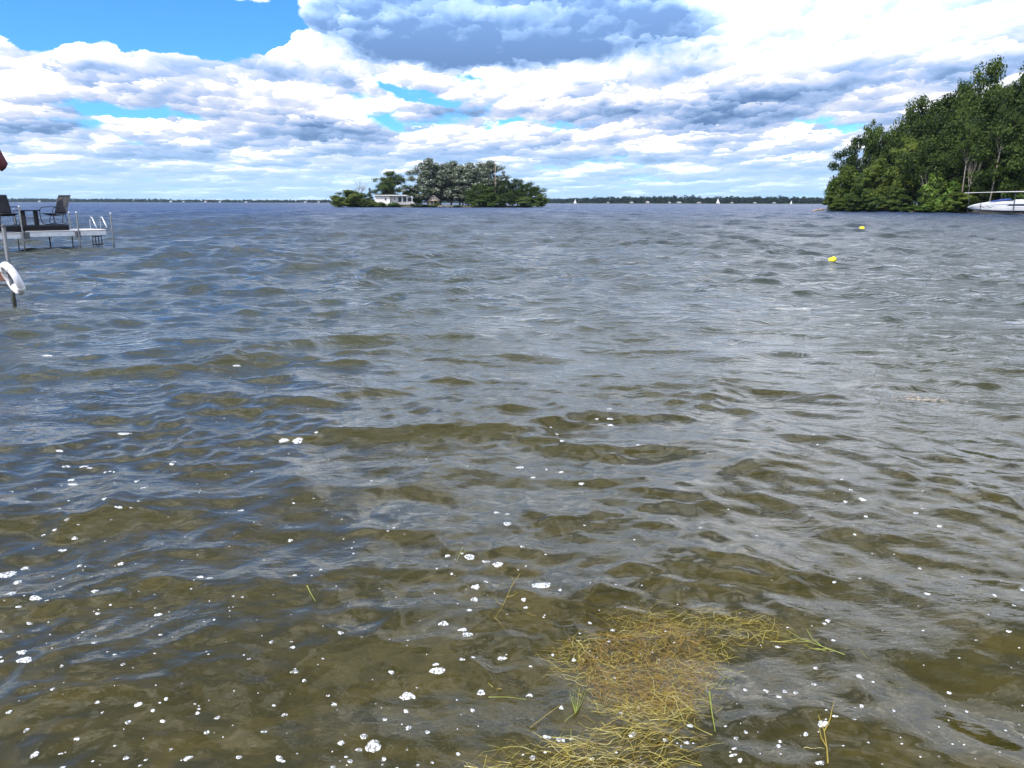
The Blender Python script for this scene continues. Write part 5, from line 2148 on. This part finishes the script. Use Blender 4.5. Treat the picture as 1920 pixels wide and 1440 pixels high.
core = [(1140, 1190), (1250, 1165), (1330, 1200), (1340, 1250), (1290, 1310), (1180, 1330), (1110, 1290), (1080, 1240)]
mat_o = link_mesh('weed_mat', strand_mesh(strands_in(MAT_POLY, 4200, 0.04, 0.17, 0.0003, 0.0010, -0.034, 0.008, 0.2, 0.85, 0.6), 'weed_mat'), M['weed'])
tag(mat_o, 'floating mat of golden tangled water weed near the bottom of the frame', 'water weed', kind='stuff')
o = link_mesh('rusty_weed', strand_mesh(strands_in(core, 5600, 0.03, 0.10, 0.0004, 0.0010, -0.034, 0.006, 0.3, 1.4, 1.2), 'rusty_weed'), M['weed_brown'])
tag(o, 'rusty brown fine weed matted in the middle of the golden weed', 'water weed', kind='stuff')
o = link_mesh('weed_fringe', strand_mesh(strands_in(LOW_POLY, 1500, 0.06, 0.22, 0.0004, 0.0012, -0.040, 0.008, 0.25, 0.6, 0.6)
                                         + strands_in(LOW_POLY, 500, 0.04, 0.12, 0.0006, 0.0014, -0.07, -0.005, 0.2, 1.2, 0.8), 'weed_fringe'), M['weed'])
tag(o, 'looser fringe of long weed strands drifting at the bottom edge of the frame', 'water weed', kind='stuff')
o = link_mesh('weed_tail', strand_mesh(strands_in(TAIL_POLY, 120, 0.06, 0.18, 0.0004, 0.0012, -0.030, 0.006, -0.28, 0.35), 'weed_tail'), M['weed'])
tag(o, 'thin tail of weed strands trailing right from the golden mat', 'water weed', kind='stuff')
dbg = [(900, 1060), (1000, 1060), (1640, 1180), (1640, 1440), (860, 1440)]
o = link_mesh('weed_scraps', strand_mesh(strands_in(dbg, 150, 0.02, 0.10, 0.0006, 0.0013, -0.05, 0.004, 0.3, 1.3, 0.6), 'weed_scraps'), M['weed'])
tag(o, 'scattered short scraps of drifting weed around the golden mat', 'water weed', kind='stuff')


def sprig(lines, label, mat='weed_green', w=0.0022, up=0.008, name='weed_sprig'):
    st = []
    for ln_ in lines:
        pts = []
        for a, b in zip(ln_, ln_[1:]):
            for t in (0, 0.34, 0.67):
                pts.append(on_water(a[0] + (b[0] - a[0]) * t, a[1] + (b[1] - a[1]) * t))
        pts.append(on_water(*ln_[-1]))
        st.append((pts, [up] * len(pts), w))
    o = link_mesh(name, strand_mesh(st, name), M[mat])
    return tag(o, label, 'weed sprig', 'loose weed sprigs')


sprig([[(1058, 1358), (1066, 1350), (1079, 1342)]] + [[(1079, 1342), (1076 + d * 0.6, 1318), (1074 + d, 1290 + abs(d - 10) * 0.4)] for d in (-6, 0, 6, 13, 20, 26)],
      'pale rooted weed plantlet with fanned blades left of the golden mat', 'weed_green', 0.0016)
sprig([[(1330, 1300), (1334, 1335), (1341, 1376)]], 'single thick green stem floating just right of the lower weed', 'weed_green', 0.0032)
sprig([[(1584, 1231), (1540, 1215), (1500, 1200), (1473, 1183)], [(1540, 1215), (1522, 1200), (1512, 1183)], [(1552, 1219), (1530, 1222), (1505, 1212)], [(1520, 1207), (1495, 1206), (1470, 1196)]],
      'branched yellow green sprig at the end of the weed tail', 'weed_green', 0.0022)
sprig([[(576, 1101), (583, 1116), (592, 1131)]], 'lone short green blade floating left of the middle', 'weed_green', 0.0030)
sprig([[(974, 1080), (958, 1105), (944, 1137), (928, 1162)], [(958, 1105), (964, 1092), (958, 1082)], [(944, 1137), (934, 1134), (926, 1122)], [(928, 1162), (938, 1170), (950, 1188)], [(950, 1122), (962, 1120), (972, 1112)]],
      'thin branched brown sprig beside the foam rafts above the weed mat', 'weed', 0.0014)
sprig([[(916, 1311), (950, 1311), (986, 1315)]], 'straight pale blade lying level left of the weed mat', 'weed_green', 0.0020)
sprig([[(1552, 1436), (1550, 1405), (1545, 1375), (1534, 1345)], [(1545, 1375), (1556, 1352), (1563, 1318)], [(1550, 1405), (1540, 1388), (1536, 1370)]],
      'upright olive weed stem at the bottom right of the frame', 'weed', 0.0024)
sprig([[(994, 1368), (1020, 1348), (1050, 1326)]], 'long diagonal stalk pointing at the left side of the weed mat', 'weed', 0.0018)
sprig([[(868, 1028), (862, 1042), (855, 1058)], [(862, 1042), (874, 1036), (884, 1035)]], 'tiny forked green sprig touching a foam raft', 'weed_green', 0.0018)
sprig([[(1348, 1290), (1360, 1272), (1378, 1279)], [(1330, 1296), (1352, 1276)]], 'bent thin stalk off the right side of the weed mat', 'weed_green', 0.0012)

# faint tan scum patch on the water at right
x0, y0 = on_water(1736, 748)
sv, sup, sf = [], [], []
for i in range(90):
    cx_, cy_ = x0 + frng.normal(0, 0.13), y0 + frng.normal(0, 0.10)
    o_ = len(sv)
    sv.append((cx_, cy_))
    sup.append(0.004)
    s = frng.uniform(0.004, 0.013)
    for q in range(6):
        a = 2 * math.pi * q / 6
        sv.append((cx_ + s * 1.5 * math.cos(a), cy_ + s * math.sin(a)))
        sup.append(0.0005)
    sf += [(o_, o_ + 1 + q, o_ + 1 + (q + 1) % 6) for q in range(6)]
M['scum'] = material('tan_scum', (0.27, 0.225, 0.17), 0.7, vary=0.2, scale=20)
tag(MB().add([tuple(p) for p in lift_pts(sv, sup)], sf).build('scum_patch', M['scum'], None, smooth=True),
    'pale tan patch of scum and bubbles floating near the right edge', 'scum', kind='stuff')
